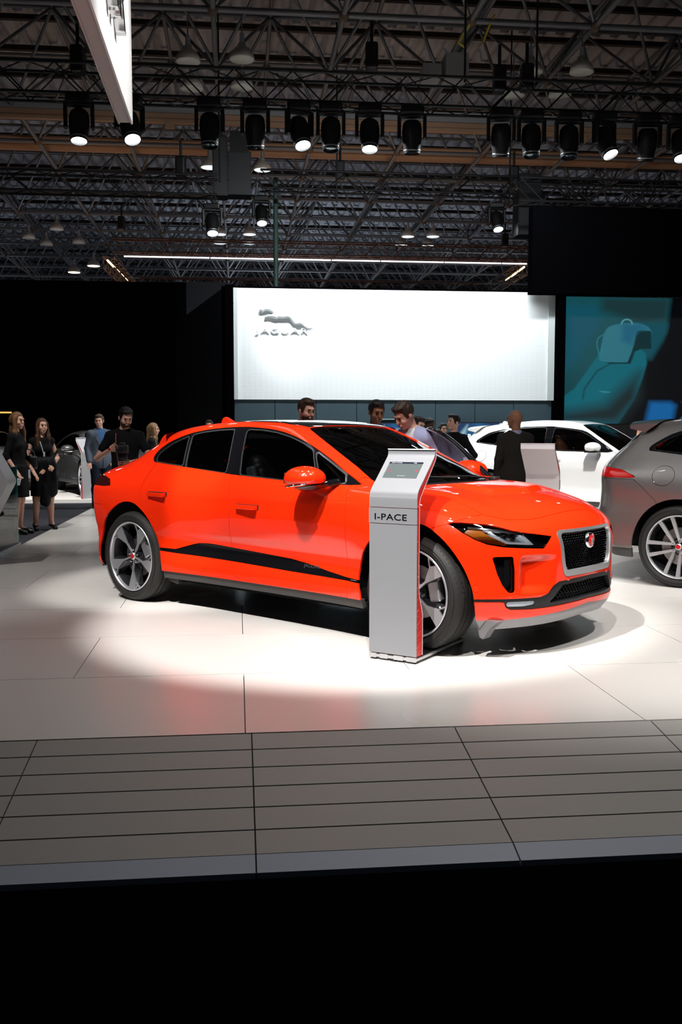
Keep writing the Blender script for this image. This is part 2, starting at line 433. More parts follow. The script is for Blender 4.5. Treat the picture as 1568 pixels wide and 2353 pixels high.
M_GLASS = glass_mat('tinted_glass', clear=.55)
M_PRIV = glass_mat('privacy_glass', clear=.10)
M_WS = glass_mat('windscreen_glass', clear=.62)
M_LENS = glass_mat('headlamp_lens', clear=.97)
M_RED_LENS = mat('red_lens', (0.12, 0.001, 0.001, 1), .2, coat=.4, emit=(1, .012, .008, 1), estr=.30)
M_REDDARK = mat('smoked_red_lens', (0.03, 0.004, 0.004, 1), .1, coat=1)
M_AMBER = mat('amber_reflector', (0.75, 0.22, 0.01, 1), .25, coat=1)
M_LED = mat('led_white', (0.8, 0.85, 0.9, 1), .2, emit=(0.85, .92, 1, 1), estr=.45)
M_SEAT = mat('seat_leather', (0.010, 0.010, 0.011, 1), .5)
M_SEATG = mat('seat_side_grey', (0.10, 0.13, 0.14, 1), .5)
M_BADGE = mat('red_badge', (0.55, 0.01, 0.012, 1), .3, coat=.8)
M_CABIN = mat('cabin_trim', (0.008, 0.008, 0.009, 1), .7)
M_CABINL = mat('cabin_pale_trim', (0.16, 0.19, 0.20, 1), .6)
# ------------------------------------------------------------------ the stage floor: large panels, a low ramp of planks in front, dark carpet around
def floor_mat(name, col, rough):
    m = bpy.data.materials.new(name); m.use_nodes = True; nt = m.node_tree; b = nt.nodes['Principled BSDF']
    tc = nt.nodes.new('ShaderNodeTexCoord'); nz = nt.nodes.new('ShaderNodeTexNoise'); nz.inputs['Scale'].default_value = .6; nz.inputs['Detail'].default_value = 2
    nt.links.new(tc.outputs['Object'], nz.inputs['Vector'])
    mr = nt.nodes.new('ShaderNodeMapRange'); mr.inputs['To Min'].default_value = rough - .012; mr.inputs['To Max'].default_value = rough + .015
    nt.links.new(nz.outputs['Fac'], mr.inputs['Value']); nt.links.new(mr.outputs['Result'], b.inputs['Roughness'])
    mx = nt.nodes.new('ShaderNodeMix'); mx.data_type = 'RGBA'
    mx.inputs[6].default_value = tuple(c * .94 for c in col[:3]) + (1,); mx.inputs[7].default_value = tuple(min(1, c * 1.03) for c in col[:3]) + (1,)
    nt.links.new(nz.outputs['Fac'], mx.inputs[0]); nt.links.new(mx.outputs[2], b.inputs['Base Color'])
    b.inputs['Specular IOR Level'].default_value = .5
    MATS[name] = m; return m
FL = floor_mat('stage_floor_panel', (.66, .635, .60, 1), .27)
RAMP = floor_mat('ramp_plank_grey', (.30, .285, .265, 1), .55)
RIM = floor_mat('ramp_edge_metal', (.30, .32, .38, 1), .38)
CARP = mat('dark_carpet', (.045, .046, .055, 1), .9, spec=.2, bump=(400, .4))
CARPB = mat('black_carpet', (.0012, .0012, .0014, 1), 1.0, spec=0)
SEAM = mat('seam_black', (.03, .03, .032, 1), .8)
A0 = -2.77
RT, RB_ = 4.555, 3.43          # ramp: top and bottom edge, in depth
RZ = -.157
flo = empty('floor'); flo['kind'] = 'structure'
mb = MB(); q = [stage(A0, RT) + (-.02,), stage(14, RT) + (-.02,), stage(14, 21) + (-.02,), stage(A0, 21) + (-.02,)]
mb.add(q, [(0, 1, 2, 3)]).build('floor_base', SEAM, flo)
def slab(name, pts, z0, m, par, zs=None):
    n = len(pts); V = [p + (z,) for p, z in zip(pts, zs or [0] * n)]; V += [(x, y, z - z0) for x, y, z in V[:n]]
    return mesh_obj(name, V, [tuple(range(n))] + [(i, n + i, n + (i + 1) % n, (i + 1) % n) for i in range(n)], m, par)
rowb = [RT] + [5.71 + 1.145 * i for i in range(14)]
g = .003
for r in range(len(rowb) - 1):
    b0, b1 = rowb[r] + g, rowb[r + 1] - g
    off = 0.055 if r % 2 == 0 else -.935
    a = off - 4 * 1.0
    while a < 13:
        x0, x1 = max(a, A0) + g * .8, a + 1.985 - g * .8
        if x1 > A0 + .05: slab('floor_panel', [stage(x0, b0), stage(x1, b0), stage(x1, b1), stage(x0, b1)], .018, FL, flo)
        a += 1.985
# ramp planks
def rz(b): return RZ * (RT - b) / (RT - RB_)
ramp = empty('ramp', label='low grey plank ramp along the front edge of the stage', cat='ramp')
nb = 7; bs = np.linspace(RT, RB_ + .10, nb)
cols = [-2.77, -1.93, -.94, .055, 1.04, 2.035, 3.03, 4.02, 5.0, 6.0]
for i in range(nb - 1):
    for a0, a1 in zip(cols[:-1], cols[1:]):
        if a0 > 3.2 + 0 * i: continue
        b1, b0 = bs[i] - (.006 if i == 0 else .003), bs[i + 1] + .003
        slab('plank', [stage(a0 + .003, b0), stage(a1 - .003, b0), stage(a1 - .003, b1), stage(a0 + .003, b1)], .02, RAMP, ramp, [rz(b0), rz(b0), rz(b1) - .0015, rz(b1) - .0015])
for a0, a1 in zip(cols[:-1], cols[1:]):
    if a0 > 3.2: continue
    b1, b0 = bs[-1] - .001, RB_
    slab('edge_strip', [stage(a0 + .003, b0), stage(a1 - .003, b0), stage(a1 - .003, b1), stage(a0 + .003, b1)], .03, RIM, ramp, [rz(b0) - .012, rz(b0) - .012, rz(b1), rz(b1)])
V = [stage(-2.77, RT) + (-.02,), stage(6, RT) + (-.02,), stage(6, RB_ + .01) + (RZ - .04,), stage(-2.77, RB_ + .01) + (RZ - .04,)]
mesh_obj('ramp_bed', V, [(0, 1, 2, 3)], SEAM, ramp)
# carpets
q = [stage(-12, -3) + (RZ - .035,), stage(12, -3) + (RZ - .035,), stage(12, RB_ + .6) + (RZ - .035,), stage(-12, RB_ + .6) + (RZ - .035,)]
tag(mesh_obj('floor_public', q, [(0, 1, 2, 3)], CARPB), kind='structure')
q = [stage(-20, RT) + (-.012,), stage(A0, RT) + (-.012,), stage(A0, 20.4) + (-.012,), stage(-20, 20.4) + (-.012,)]
tag(mesh_obj('floor_carpet', q, [(0, 1, 2, 3)], CARP), kind='structure')
PLT = mat('platform_white', (.72, .70, .67, 1), .35)
mbp = MB(); 
slab('floor_platform', [stage(-14, 20.6), stage(-.6, 20.6), stage(-.6, 30), stage(-14, 30)], .16, PLT, None, [.05] * 4)['kind'] = 'structure'
# ------------------------------------------------------------------ booth walls
M_WALLB = mat('wall_black', (.0009, .0009, .0012, 1), 1.0, spec=0)
M_WALLD = mat('wall_dark_blue', (.008, .010, .014, 1), .6, spec=.25)
M_PANEL = mat('wall_blue_grey', (.040, .068, .085, 1), .5, noise=(3, .12))
M_WHITE = mat('feature_wall_white', (.78, .82, .83, 1), .5)
def sbox(mb, a0, a1, b0, b1, z0, z1):
    c = [stage(a, b) + (z,) for a in (a0, a1) for b in (b0, b1) for z in (z0, z1)]
    return mb.add(c, [(0, 1, 3, 2), (4, 6, 7, 5), (0, 4, 5, 1), (2, 3, 7, 6), (0, 2, 6, 4), (1, 5, 7, 3)])
def wbox(name, a0, a1, b0, b1, z0, z1, m, par=None, kind=None):
    o = sbox(MB(), a0, a1, b0, b1, z0, z1).build(name, m, par)
    if kind: o['kind'] = kind
    return o
def embossed(name, m0, col):
    m = mat(name, col, .5); nt = m.node_tree; tc = nt.nodes.new('ShaderNodeTexCoord'); mp = nt.nodes.new('ShaderNodeMapping'); mp.inputs['Rotation'].default_value = (0, 0, -ST)
    mp.inputs['Scale'].default_value = (9, 9, 22); nt.links.new(tc.outputs['Object'], mp.inputs['Vector'])
    v = nt.nodes.new('ShaderNodeTexVoronoi'); v.inputs['Randomness'].default_value = .15; v.inputs['Scale'].default_value = 1.0; nt.links.new(mp.outputs['Vector'], v.inputs['Vector'])
    bp = nt.nodes.new('ShaderNodeBump'); bp.inputs['Strength'].default_value = .12; bp.inputs['Distance'].default_value = .02
    nt.links.new(v.outputs['Distance'], bp.inputs['Height']); nt.links.new(bp.outputs['Normal'], nt.nodes['Principled BSDF'].inputs['Normal']); return m
M_EMB = embossed('feature_wall_embossed', None, (.80, .84, .85, 1))
M_EDGEG = mat('feature_wall_edge', (.55, .60, .60, 1), .5)
wall = empty('wall_back'); wall['kind'] = 'structure'
wbox('feature_panel', .02, 6.48, 20.0, 20.15, 2.105, 4.34, M_EMB, wall)
wbox('side_strip', -.06, .02, 19.97, 20.15, 2.105, 4.34, M_EDGEG, wall); wbox('side_strip', 6.48, 6.62, 19.97, 20.15, 2.105, 4.34, M_EDGEG, wall)
sx = [-.06, .77, 1.61, 2.455, 3.28, 4.11, 4.95, 5.78, 6.60]
for a0, a1 in zip(sx[:-1], sx[1:]): wbox('wall_panel', a0 + .006, a1 - .006, 20.04, 20.14, 0, 2.10, M_PANEL, wall)
wbox('wall_backing', -.3, 6.8, 20.16, 20.3, 0, 4.40, M_WALLB, wall)
wbox('wall_jamb', -.22, -.06, 19.7, 20.2, 0, 4.36, M_WALLB, wall); wbox('wall_jamb', 6.62, 6.76, 19.7, 20.2, 0, 4.42, M_WALLB, wall)
wbox('wall_header', 6.0, 16, 19.6, 19.9, 4.27, 6.02, M_WALLB, None, 'structure').name = 'wall_upper'
wbox('wall_right', 11.9, 16, 19.9, 20.1, 0, 4.3, M_WALLB, None, 'structure')
# dark walls on the left, further off
D27 = 27.0 / 20
wbox('wall_left', -22, -1.35, 27, 27.2, 0, 5.48, M_WALLB, None, 'structure')
wl = MB(); P = [(-1.62, 26.6, 0), (-.25, 22.6, 0), (-.25, 22.6, 4.75), (-1.62, 26.6, 4.35)]
pts = [stage(a, b) + (z,) for a, b, z in P]; wl.add(pts + [(x + .1, y + .1, z) for x, y, z in pts], [(0, 1, 2, 3), (7, 6, 5, 4), (3, 2, 6, 7), (0, 3, 7, 4), (1, 5, 6, 2)])
tag(wl.build('wall_slanted', M_WALLD), kind='structure')
wbox('wall_connector', -1.6, -.2, 27, 27.2, 0, 5.5, M_WALLD, None, 'structure')
# thin orange light line of a doorway on the far wall
ln = wbox('door_light_line', -6.9, -6.02, 26.94, 26.99, 1.95, 1.99, mat('orange_line', (.8, .35, .05, 1), .5, emit=(1, .5, .12, 1), estr=1.1)); tag(ln, 'thin orange light line above a dark doorway in the far left wall', 'light')
wbox('door_frame', -6.02, -6.0, 26.95, 26.99, 0, 1.97, mat('door_frame_brown', (.05, .03, .015, 1), .5), None, 'structure').name = 'trim_1'
# text helper
def text(name, body, size, depth, m, parent, M, xs=1.0, bold=0.0, align='LEFT', space=1.0):
    c = bpy.data.curves.new(name, 'FONT'); c.body = body; c.size = size; c.extrude = depth; c.offset = bold; c.align_x = align; c.space_character = space; c.resolution_u = 4
    o = bpy.data.objects.new(name, c); COL.objects.link(o); bpy.context.view_layer.update()
    me = bpy.data.meshes.new_from_object(o.evaluated_get(bpy.context.evaluated_depsgraph_get())); bpy.data.objects.remove(o)
    me.transform(Matrix.Diagonal((xs, 1, 1, 1))); me.materials.clear(); me.materials.append(m)
    o = bpy.data.objects.new(name, me); COL.objects.link(o); o.matrix_world = M
    if parent is not None:
        o.parent = parent
    return o
def frame(origin, xdir, zdir):
    """text plane: x along xdir, y up along zdir"""
    x = Vector(xdir).normalized(); y = Vector(zdir).normalized(); z = x.cross(y)
    M = Matrix((x, y, z)).transposed().to_4x4(); M.translation = Vector(origin); return M
E1v, E2v, Zv = Vector((E1[0], E1[1], 0)), Vector((E2[0], E2[1], 0)), Vector((0, 0, 1))
CAT = [(295, 215), (315, 185), (330, 160), (345, 143), (362, 140), (366, 158), (390, 165), (425, 148), (490, 132), (560, 150), (650, 180), (760, 225), (860, 265), (940, 300), (1000, 335), (1040, 378), (1075, 418), (1140, 424), (1190, 448), (1240, 485), (1290, 505), (1330, 500), (1362, 478), (1368, 492), (1335, 515), (1290, 520), (1235, 502), (1190, 470), (1165, 462), (1205, 505), (1270, 532), (1272, 558), (1245, 572), (1210, 552), (1160, 502), (1100, 490), (1030, 505), (985, 495), (940, 440), (890, 375), (840, 365), (760, 380), (680, 368), (650, 382), (620, 388), (570, 368), (510, 348), (455, 348), (430, 368), (415, 379), (402, 370), (405, 338), (432, 318), (480, 302), (540, 300), (560, 290), (545, 268), (480, 232), (410, 228), (385, 245), (352, 272), (340, 245), (312, 238)]
def cat_emblem(name, s, parent, origin, xdir, zdir, m, thick=.05, h=.012, flipx=False):
    P2 = (np.array(CAT, float) - [830, 350]) * [1, -1] * s
    if flipx: P2 = P2 * [-1, 1]
    lo = P2.min(0) - 3 * h; hi = P2.max(0) + 3 * h; r = thick * 1.2
    def fn(Q):
        d = poly_sdf(P2, Q[:, :2]); k = np.clip(-d / r, 0, 1); hh = thick * np.sqrt(np.clip(1 - (1 - k)**2, 0, 1))
        return np.where(d > 0, np.maximum(d, np.abs(Q[:, 2]) - .002), np.abs(Q[:, 2]) - hh - .002) * .7
    V, Q = nets(fn, (lo[0], lo[1], -thick - 3 * h), (hi[0], hi[1], thick + 3 * h), h)
    o = mesh_obj(name, V, Q, m, parent, True); o.matrix_world = frame(origin, xdir, zdir)
    if parent is not None: o.parent = parent
    return o
M_EMBL = mat('emblem_pale_metal', (.74, .78, .80, 1), .4, .15)
sgn = empty('wall_emblem', label='chrome leaping cat relief with the word JAGUAR on the white feature wall', cat='sign')
pe = stage(1.0, 19.95); cat_emblem('leaping_cat', 1.10 / 1075, sgn, pe + (3.76,), E1v, Zv, M_EMBL)
text('lettering', 'JAGUAR', .150, .012, M_EMBL, sgn, frame(stage(.40, 19.97) + (3.445,), E1v, Zv), 1.72, .001, space=1.16)
# ------------------------------------------------------------------ screens with a printed picture: one colour per grid point
def picture(name, o0, xdir, zdir, w, h, nx, nz, fn, strength, parent=None):
    U, Vv = np.meshgrid(np.linspace(0, 1, nx), np.linspace(0, 1, nz), indexing='ij')
    C = fn(U.ravel(), Vv.ravel()); x, z = Vector(xdir), Vector(zdir); o0 = np.array(o0)
    P = o0 + U.reshape(-1, 1) * w * np.array(x) + Vv.reshape(-1, 1) * h * np.array(z)
    idx = np.arange(nx * nz).reshape(nx, nz); Q = np.stack([idx[:-1, :-1], idx[1:, :-1], idx[1:, 1:], idx[:-1, 1:]], -1).reshape(-1, 4)
    m = bpy.data.materials.new(name + '_picture'); m.use_nodes = True; nt = m.node_tree; b = nt.nodes['Principled BSDF']
    at = nt.nodes.new('ShaderNodeVertexColor'); at.layer_name = 'Col'; nt.links.new(at.outputs['Color'], b.inputs['Emission Color']); b.inputs['Emission Strength'].default_value = strength
    b.inputs['Base Color'].default_value = (.01, .01, .01, 1); b.inputs['Roughness'].default_value = .35
    o = mesh_obj(name, P, Q, m, parent)
    ca = o.data.color_attributes.new('Col', 'FLOAT_COLOR', 'POINT'); ca.data.foreach_set('color', np.concatenate([C, np.ones((len(C), 1))], 1).ravel())
    return o
def lay(C, col, f, k):
    """paints col where f<0 with a soft edge k"""
    a = np.clip(.5 - f / k, 0, 1)[:, None]; return C * (1 - a) + np.array(col) * a
def seat_picture(u, v):
    # picture coordinates follow the tall image: X 0..1350+, Y 0 (top)..1
    X = 220 + u * 2050; Y = 1560 - v * 1370; P = np.stack([X, Y], 1)
    C = np.tile(np.array([.004, .035, .045]), (len(u), 1)); 
    C = lay(C, (.008, .09, .11), Y - 1300, 900)
    C = lay(C, (.006, .10, .15), poly_sdf([(220, 290), (500, 290), (550, 400), (500, 560), (330, 900), (220, 1050)], P), 90)
    C = lay(C, (.012, .045, .05), poly_sdf([(560, 200), (1150, 200), (1130, 420), (900, 470), (560, 330)], P), 90)
    C = lay(C, (.0008, .001, .0025), poly_sdf([(1165, 150), (2400, 150), (2400, 1600), (700, 1600), (880, 1250), (960, 880), (1130, 560)], P), 50)
    C = lay(C, (.004, .085, .12), poly_sdf([(900, 460), (1140, 480), (1100, 650), (1000, 860), (930, 700)], P), 60)
    C = lay(C, (.004, .15, .20), poly_sdf([(215, 1285), (330, 1180), (420, 1020), (530, 820), (640, 760), (840, 860), (860, 770), (905, 745), (950, 790), (962, 900), (930, 1060), (860, 1300), (720, 1560), (215, 1560)], P), 14)
    C = lay(C, (.012, .028, .032), poly_sdf([(215, 1440), (600, 1350), (760, 1150), (900, 1000), (900, 1290), (720, 1560), (215, 1560)], P), 160)
    C = lay(C, (.003, .075, .10), poly_sdf([(400, 1290), (410, 1180), (520, 980), (640, 900), (640, 915), (530, 1000), (425, 1190), (415, 1300)], P), 10)
    C = lay(C, (.002, .03, .035), poly_sdf([(600, 890), (790, 890), (830, 780), (850, 540), (990, 550), (1000, 740), (905, 745), (850, 775), (820, 905), (640, 910)], P), 10)
    C = lay(C, (.03, .20, .26), poly_sdf(crv([(575, 600), (610, 520), (700, 478), (860, 466), (960, 500), (1000, 560), (990, 548), (880, 545), (858, 600), (840, 720), (800, 860), (770, 890), (560, 880), (545, 800)], 4), P), 10)
    C = lay(C, (.015, .14, .24), poly_sdf([(740, 480), (900, 475), (960, 530), (880, 545), (850, 600), (830, 700), (740, 660)], P), 60)
    d = np.abs(np.linalg.norm((P - [779, 475]) * [1, .95], axis=1) - 46) - 7; C = lay(C, (.10, .35, .42), np.maximum(d, Y - 478), 6)
    d = np.abs(poly_sdf(crv([(520, 700), (528, 640), (560, 604), (590, 604), (560, 800), (540, 810)], 4), P)) - 4; C = lay(C, (.02, .25, .33), np.maximum(d, X - 575), 6)
    C = lay(C, (.05, .30, .36), poly_sdf([(545, 1200), (600, 1208), (650, 1212), (640, 1222), (580, 1220)], P), 8)
    C = lay(C, (.006, .14, .42), poly_sdf([(960, 1560), (1000, 1320), (1180, 1320), (1230, 1360), (1200, 1560)], P), 60)
    C = lay(C, (.008, .12, .35), poly_sdf([(1230, 1560), (1400, 1350), (1568, 1070), (1900, 700), (2400, 400), (2400, 1600)], P), 20)
    C = lay(C, (.02, .28, .28), poly_sdf([(1210, 1580), (1300, 1500), (1380, 1560)], P), 50)
    C = lay(C, (.12, .40, .45), poly_sdf([(1330, 448), (1350, 410), (1400, 378), (1442, 390), (1400, 435), (1360, 455)], P), 10)
    C = lay(C, (.03, .10, .2), poly_sdf([(1270, 1315), (1300, 1340), (1355, 1345), (1360, 1335), (1310, 1330)], P), 8)
    return C
scr = empty('video_wall', stage(9, 20.02) + (0,), label='wide teal video wall showing a car seat, right of the white feature wall', cat='screen')
scr.location = (0, 0, 0)
picture('screen_face', stage(6.78, 19.95) + (1.62,), E1v, Zv, 5.1, 2.64, 420, 240, seat_picture, .72, scr)
wbox('screen_cabinet', 6.77, 11.9, 19.96, 20.1, 0, 4.27, M_BLACKP, scr)
def tv_picture(u, v):
    P = np.stack([u, v], 1); C = np.tile(np.array([.005, .035, .12]), (len(u), 1)); C = lay(C, (.01, .12, .30), poly_sdf([(.2, .7), (.4, 1.1), (.6, .8), (.4, .4)], P), .25)
    C = lay(C, (.30, .55, .62), poly_sdf([(0, .6), (.18, .95), (.12, .5), (0, .4)], P), .08); C = lay(C, (.25, .28, .36), poly_sdf([(.30, .85), (.68, .85), (.70, .55), (.44, .5), (.36, .78)], P), .04)
    C = lay(C, (.65, .85, .92), poly_sdf([(.80, 1.1), (1.1, 1.1), (1.1, .55), (.86, .6)], P), .03); C = lay(C, (.005, .03, .12), poly_sdf([(.55, .9), (.75, .95), (.95, .5), (.6, .5)], P), .1); return C
for k, (a0, a1, z0, z1, words_) in enumerate(((4.57, 5.66, .95, 1.63, ('Pa', 'JAGUAR')), (2.85, 3.75, .95, 1.62, ('M', '')))):
    tv = empty('wall_screen', label=('blue wall screen lettered JAGUAR beside the man in the black polo shirt', 'blue wall screen behind the head of the man leaning into the orange car')[k], cat='screen')
    wbox('screen_bezel', a0 - .02, a1 + .02, 19.93, 20.03, z0 - .02, z1 + .02, M_BLACKP, tv)
    picture('screen_face', stage(a0, 19.925) + (z0,), E1v, Zv, a1 - a0, z1 - z0, 60, 36, tv_picture, .9, tv)
    MT = mat('screen_lettering', (.8, .9, 1, 1), .5, emit=(.8, .93, 1, 1), estr=.9)
    text('lettering', words_[0] + ('' if k else 'rt'), .13, .001, MT, tv, frame(stage(a0 + (.20 if k == 0 else .6), 19.918) + (z0 + (.36 if k == 0 else .44),), E1v, Zv), 1.0, .003)
    if words_[1]: text('lettering', words_[1], .12, .001, MT, tv, frame(stage(a0 + .19, 19.918) + (z0 + .23,), E1v, Zv), 1.15, .003)
wl_ = wbox('wall_light_strip', 2.9, 4.0, 19.99, 20.03, 1.70, 1.715, mat('dim_strip', (.2, .3, .3, 1), .5, emit=(.5, .8, .8, 1), estr=.25)); tag(wl_, 'dim strip of light over the left wall screen', 'light')
# ------------------------------------------------------------------ hanging sign slab, top left
M_SIGN = mat('sign_white', (.80, .80, .81, 1), .5); M_SIGNE = mat('sign_edge_pale_grey', (.50, .44, .43, 1), .6)
bn = empty('hanging_sign', label='tall white hanging sign slab with chrome letters, upper left', cat='sign')
wbox('sign_face', -1.20, -1.18, 4.5, 11.82, 5.0, 7.6, M_SIGN, bn); wbox('sign_core', -1.325, -1.201, 4.5, 11.80, 5.012, 7.6, M_SIGNE, bn)
wbox('sign_face', -1.346, -1.326, 4.5, 11.82, 5.0, 7.6, M_SIGNE, bn)
text('lettering', 'JAGUAR', .70, .05, M_CHROME, bn, frame(stage(-1.13, 6.75) + (5.42,), E2v, Zv), 1.30, .012, space=1.1)
# one spot, up to the right, aimed at the face
spot('sign_light', stage(2.4, 9.6) + (8.0,), stage(-1.2, 10.2) + (5.8,), 1700, 50, .7, .1)
# ------------------------------------------------------------------ roof of the hall: space frame, purlins, corrugated deck
M_TUBE = mat('steel_tube', (.15, .145, .15, 1), .5, .3, noise=(.5, .3)); M_TUBER = mat('rusty_tube', (.12, .065, .04, 1), .7, noise=(.7, .4))
M_DECK = mat('corrugated_deck', (.36, .36, .39, 1), .6, noise=(.2, .4)); M_PURL = mat('purlin_brown', (.035, .022, .016, 1), .8)
M_NODE = mat('node_rust', (.10, .06, .04, 1), .7)
ceil = empty('ceiling'); ceil['kind'] = 'structure'
# corrugated deck
w = .50; prof = []; a = -30.0
while a < 32: prof += [(a, 11.98), (a + w * .42, 11.98), (a + w * .50, 12.26), (a + w * .92, 12.26)]; a += w
V = []; bsd = list(np.linspace(15, 75, 21))
for b in bsd:
    for pa, pz in prof: x, y = stage(pa, b); V.append((x, y, pz))
n = len(prof); F = np.array([(j * n + i, j * n + i + 1, (j + 1) * n + i + 1, (j + 1) * n + i) for j in range(len(bsd) - 1) for i in range(n - 1)])
mesh_obj('roof_deck', V, F, M_DECK, ceil)
hall = MB(); sbox(hall, -30, 32, 75, 75.3, 0, 12.2).build('hall_end_wall', M_WALLD, ceil)
# purlins
b = 16.0
pm = MB()
k = 0
while b < 72:
    z = 11.86
    mbx = MB(); sbox(mbx, -28, 30, b - .07, b + .07, z, z + .015); sbox(mbx, -28, 30, b - .01, b + .01, z - .10, z); sbox(mbx, -28, 30, b - .07, b + .07, z - .115, z - .10)
    mbx.build('purlin', M_PURL, ceil); b += 2.0; k += 1
# space frame
tube6 = MB().tube((0, 0, 0), (0, 0, 1), 1, 7, caps=False)
tme = mesh_obj('strut', tube6.v, tube6.f, M_TUBE, ceil, True); tmesh = tme.data; bpy.data.objects.remove(tme)
sph = bmesh.new(); bmesh.ops.create_icosphere(sph, subdivisions=2, radius=.12); nme = bpy.data.meshes.new('node'); sph.to_mesh(nme); sph.free(); nme.materials.append(M_NODE)
nme.polygons.foreach_set('use_smooth', np.ones(len(nme.polygons), bool))
ZB, ZT = 9.5, 11.25
mem = []; nodes = []
rows = list(range(-1, 15))
for j in rows:
    b = 19.45 + 3 * j
    ka = int((.40 * b + 4) / 2.52)
    for i in range(-ka, ka + 2):
        a = -.40 + 2.52 * i
        if abs(a - 1) > .40 * b + 4: continue
        B = Vector(stage(a, b) + (ZB,)); nodes.append((B, b))
        mem.append((B, Vector(stage(a + 2.52, b) + (ZB,)), .062, b)); mem.append((B, Vector(stage(a, b + 3) + (ZB,)), .055, b))
        T = [Vector(stage(a + s * 1.26, b + t * 1.5) + (ZT,)) for s in (-1, 1) for t in (-1, 1)]
        for t_ in T: mem.append((B, t_, .038, b))
        mem.append((T[3], Vector(stage(a + 3.78, b + 1.5) + (ZT,)), .05, b)); mem.append((T[3], Vector(stage(a + 1.26, b + 4.5) + (ZT,)), .05, b))
def in_view(p):
    d = p - Vector((0, 0, CAM_H)); c, s_ = math.cos(R(CAM_PITCH)), math.sin(R(CAM_PITCH)); dz = d.y * c - d.z * s_
    if dz < 1: return False
    x = 784 + CAM_F * d.x / dz; y = 1176.5 - CAM_F * (d.y * s_ + d.z * c) / dz; return -60 < x < 1630 and -60 < y < 670
vis = [m for m in mem if in_view(m[0]) or in_view(m[1])]; oth = [m for m in mem if not (in_view(m[0]) or in_view(m[1]))]
vis.sort(key=lambda m: m[3]); near, far = vis[:300], vis[300:] + oth
for p, q, r, b in near:
    o = bpy.data.objects.new('strut', tmesh); COL.objects.link(o); o.parent = ceil
    d = q - p; o.location = p; o.rotation_euler = d.to_track_quat('Z', 'Y').to_euler(); o.scale = (r, r, d.length)
fs = MB()
for p, q, r, b in far: fs.tube(p, q, r, 5, caps=False)
o = fs.build('far_struts', M_TUBE, ceil, fix=False); o['kind'] = 'stuff'
nv = [n_ for n_ in nodes if in_view(n_[0])]; nv.sort(key=lambda n_: n_[1])
for p, b in nv[:150]:
    o = bpy.data.objects.new('node', nme); COL.objects.link(o); o.parent = ceil; o.location = p
# long brown beams under the frame
M_BEAM = mat('beam_brown', (.30, .17, .10, 1), .6, noise=(.4, .3)); M_FASC = mat('duct_grey', (.26, .25, .25, 1), .6)
bm1 = empty('roof_beam', label='long brown beam under the roof, behind the front row of stage lights', cat='beam')
wbox('beam_flange', -14, 20, 25.0, 25.12, 9.17, 9.29, M_BEAM, bm1); wbox('beam_flange', -14, 20, 24.95, 25.12, 9.05, 9.12, M_BEAM, bm1); wbox('beam_web', -14, 20, 25.04, 25.08, 9.12, 9.17, M_BEAM, bm1)
a = -8.0
while a < 12: wbox('bracket', a, a + .22, 24.9, 25.0, 8.90, 9.05, M_BEAM, bm1); a += 2.1
d1 = wbox('air_duct', -14, 20, 25.3, 25.6, 9.33, 9.64, M_FASC); tag(d1, 'grey rectangular duct above the brown roof beam', 'duct')
d2 = MB().tube(stage(-16, 30) + (9.86,), stage(24, 30) + (9.86,), .20, 16).build('pipe', M_BEAM, autosmooth=40); tag(d2, 'thick brown pipe across the roof behind the beam', 'pipe')
d3 = MB().tube(stage(-16, 28.7) + (9.66,), stage(24, 28.7) + (9.66,), .06, 10).build('pipe', M_BEAM, autosmooth=40); tag(d3, 'thin brown pipe across the roof beside the thick one', 'pipe')
# ------------------------------------------------------------------ pendant lamps of the hall
M_BELLO = mat('lamp_bell_pale', (.42, .38, .33, 1), .4); M_BELLI = mat('lamp_bell_lens_off', (.5, .48, .42, 1), .3); M_LITW = mat('lamp_lens_lit_cool', (.9, .95, 1, 1), .3, emit=(.85, .95, 1, 1), estr=.9); M_LITY = mat('lamp_lens_lit_warm', (1, .9, .7, 1), .3, emit=(1, .80, .50, 1), estr=3.5)
LAMPS = [(-.9, 19.87, 0, 'unlit pendant lamp, left one of the pair nearest to the hanging sign'), (.15, 19.65, 0, 'unlit pendant lamp, right one of the pair nearest to the hanging sign'), (5.94, 19.72, 0, 'unlit pendant lamp, left one of the pair at the upper right'), (6.96, 19.61, 0, 'unlit pendant lamp, right one of the pair at the upper right'),
         (-.9, 21.4, 0, 'unlit pendant lamp just behind the left lamp near the hanging sign'), (.16, 21.2, 0, 'unlit pendant lamp just behind the right lamp near the hanging sign'), (5.98, 21.1, 0, 'unlit pendant lamp just behind the left lamp at the upper right'), (6.98, 21.0, 0, 'unlit pendant lamp just behind the right lamp at the upper right'),
         (6.34, 36.21, 1, None), (7.26, 36.11, 1, None), (-.58, 36.54, 1, None), (.5, 36.43, 1, None), (-.61, 38.2, 1, None), (.51, 38.1, 1, None), (6.37, 37.9, 1, None), (7.42, 37.8, 1, None),
         (-7.31, 45.86, 2, 'lit warm pendant lamp, lower left one of the two far left'), (-6.18, 44.03, 2, 'lit warm pendant lamp, upper right one of the two far left'), (-7.71, 38.1, 3, None), (-6.38, 36.39, 3, None), (-7.31, 39.4, 3, None), (-6.0, 38.9, 3, None), (-.7, 27.5, 1, 'pendant lamp under the roof just left of the hanging speaker'), (.75, 27.6, 1, 'pendant lamp under the roof just right of the hanging speaker')]
lp = None
FARL = iter(('right pair above the feature wall, left front', 'right pair above the feature wall, right front', 'middle pair above the light line, left front', 'middle pair above the light line, right front', 'middle pair above the light line, left rear', 'middle pair above the light line, right rear', 'right pair above the feature wall, left rear', 'right pair above the feature wall, right rear', 'far left cluster, leftmost', 'far left cluster, topmost', 'far left cluster, lowest', 'far left cluster, rightmost'))
ORD = ('first', 'second', 'third', 'fourth', 'fifth', 'sixth', 'seventh', 'eighth', 'ninth', 'tenth', 'eleventh', 'last')
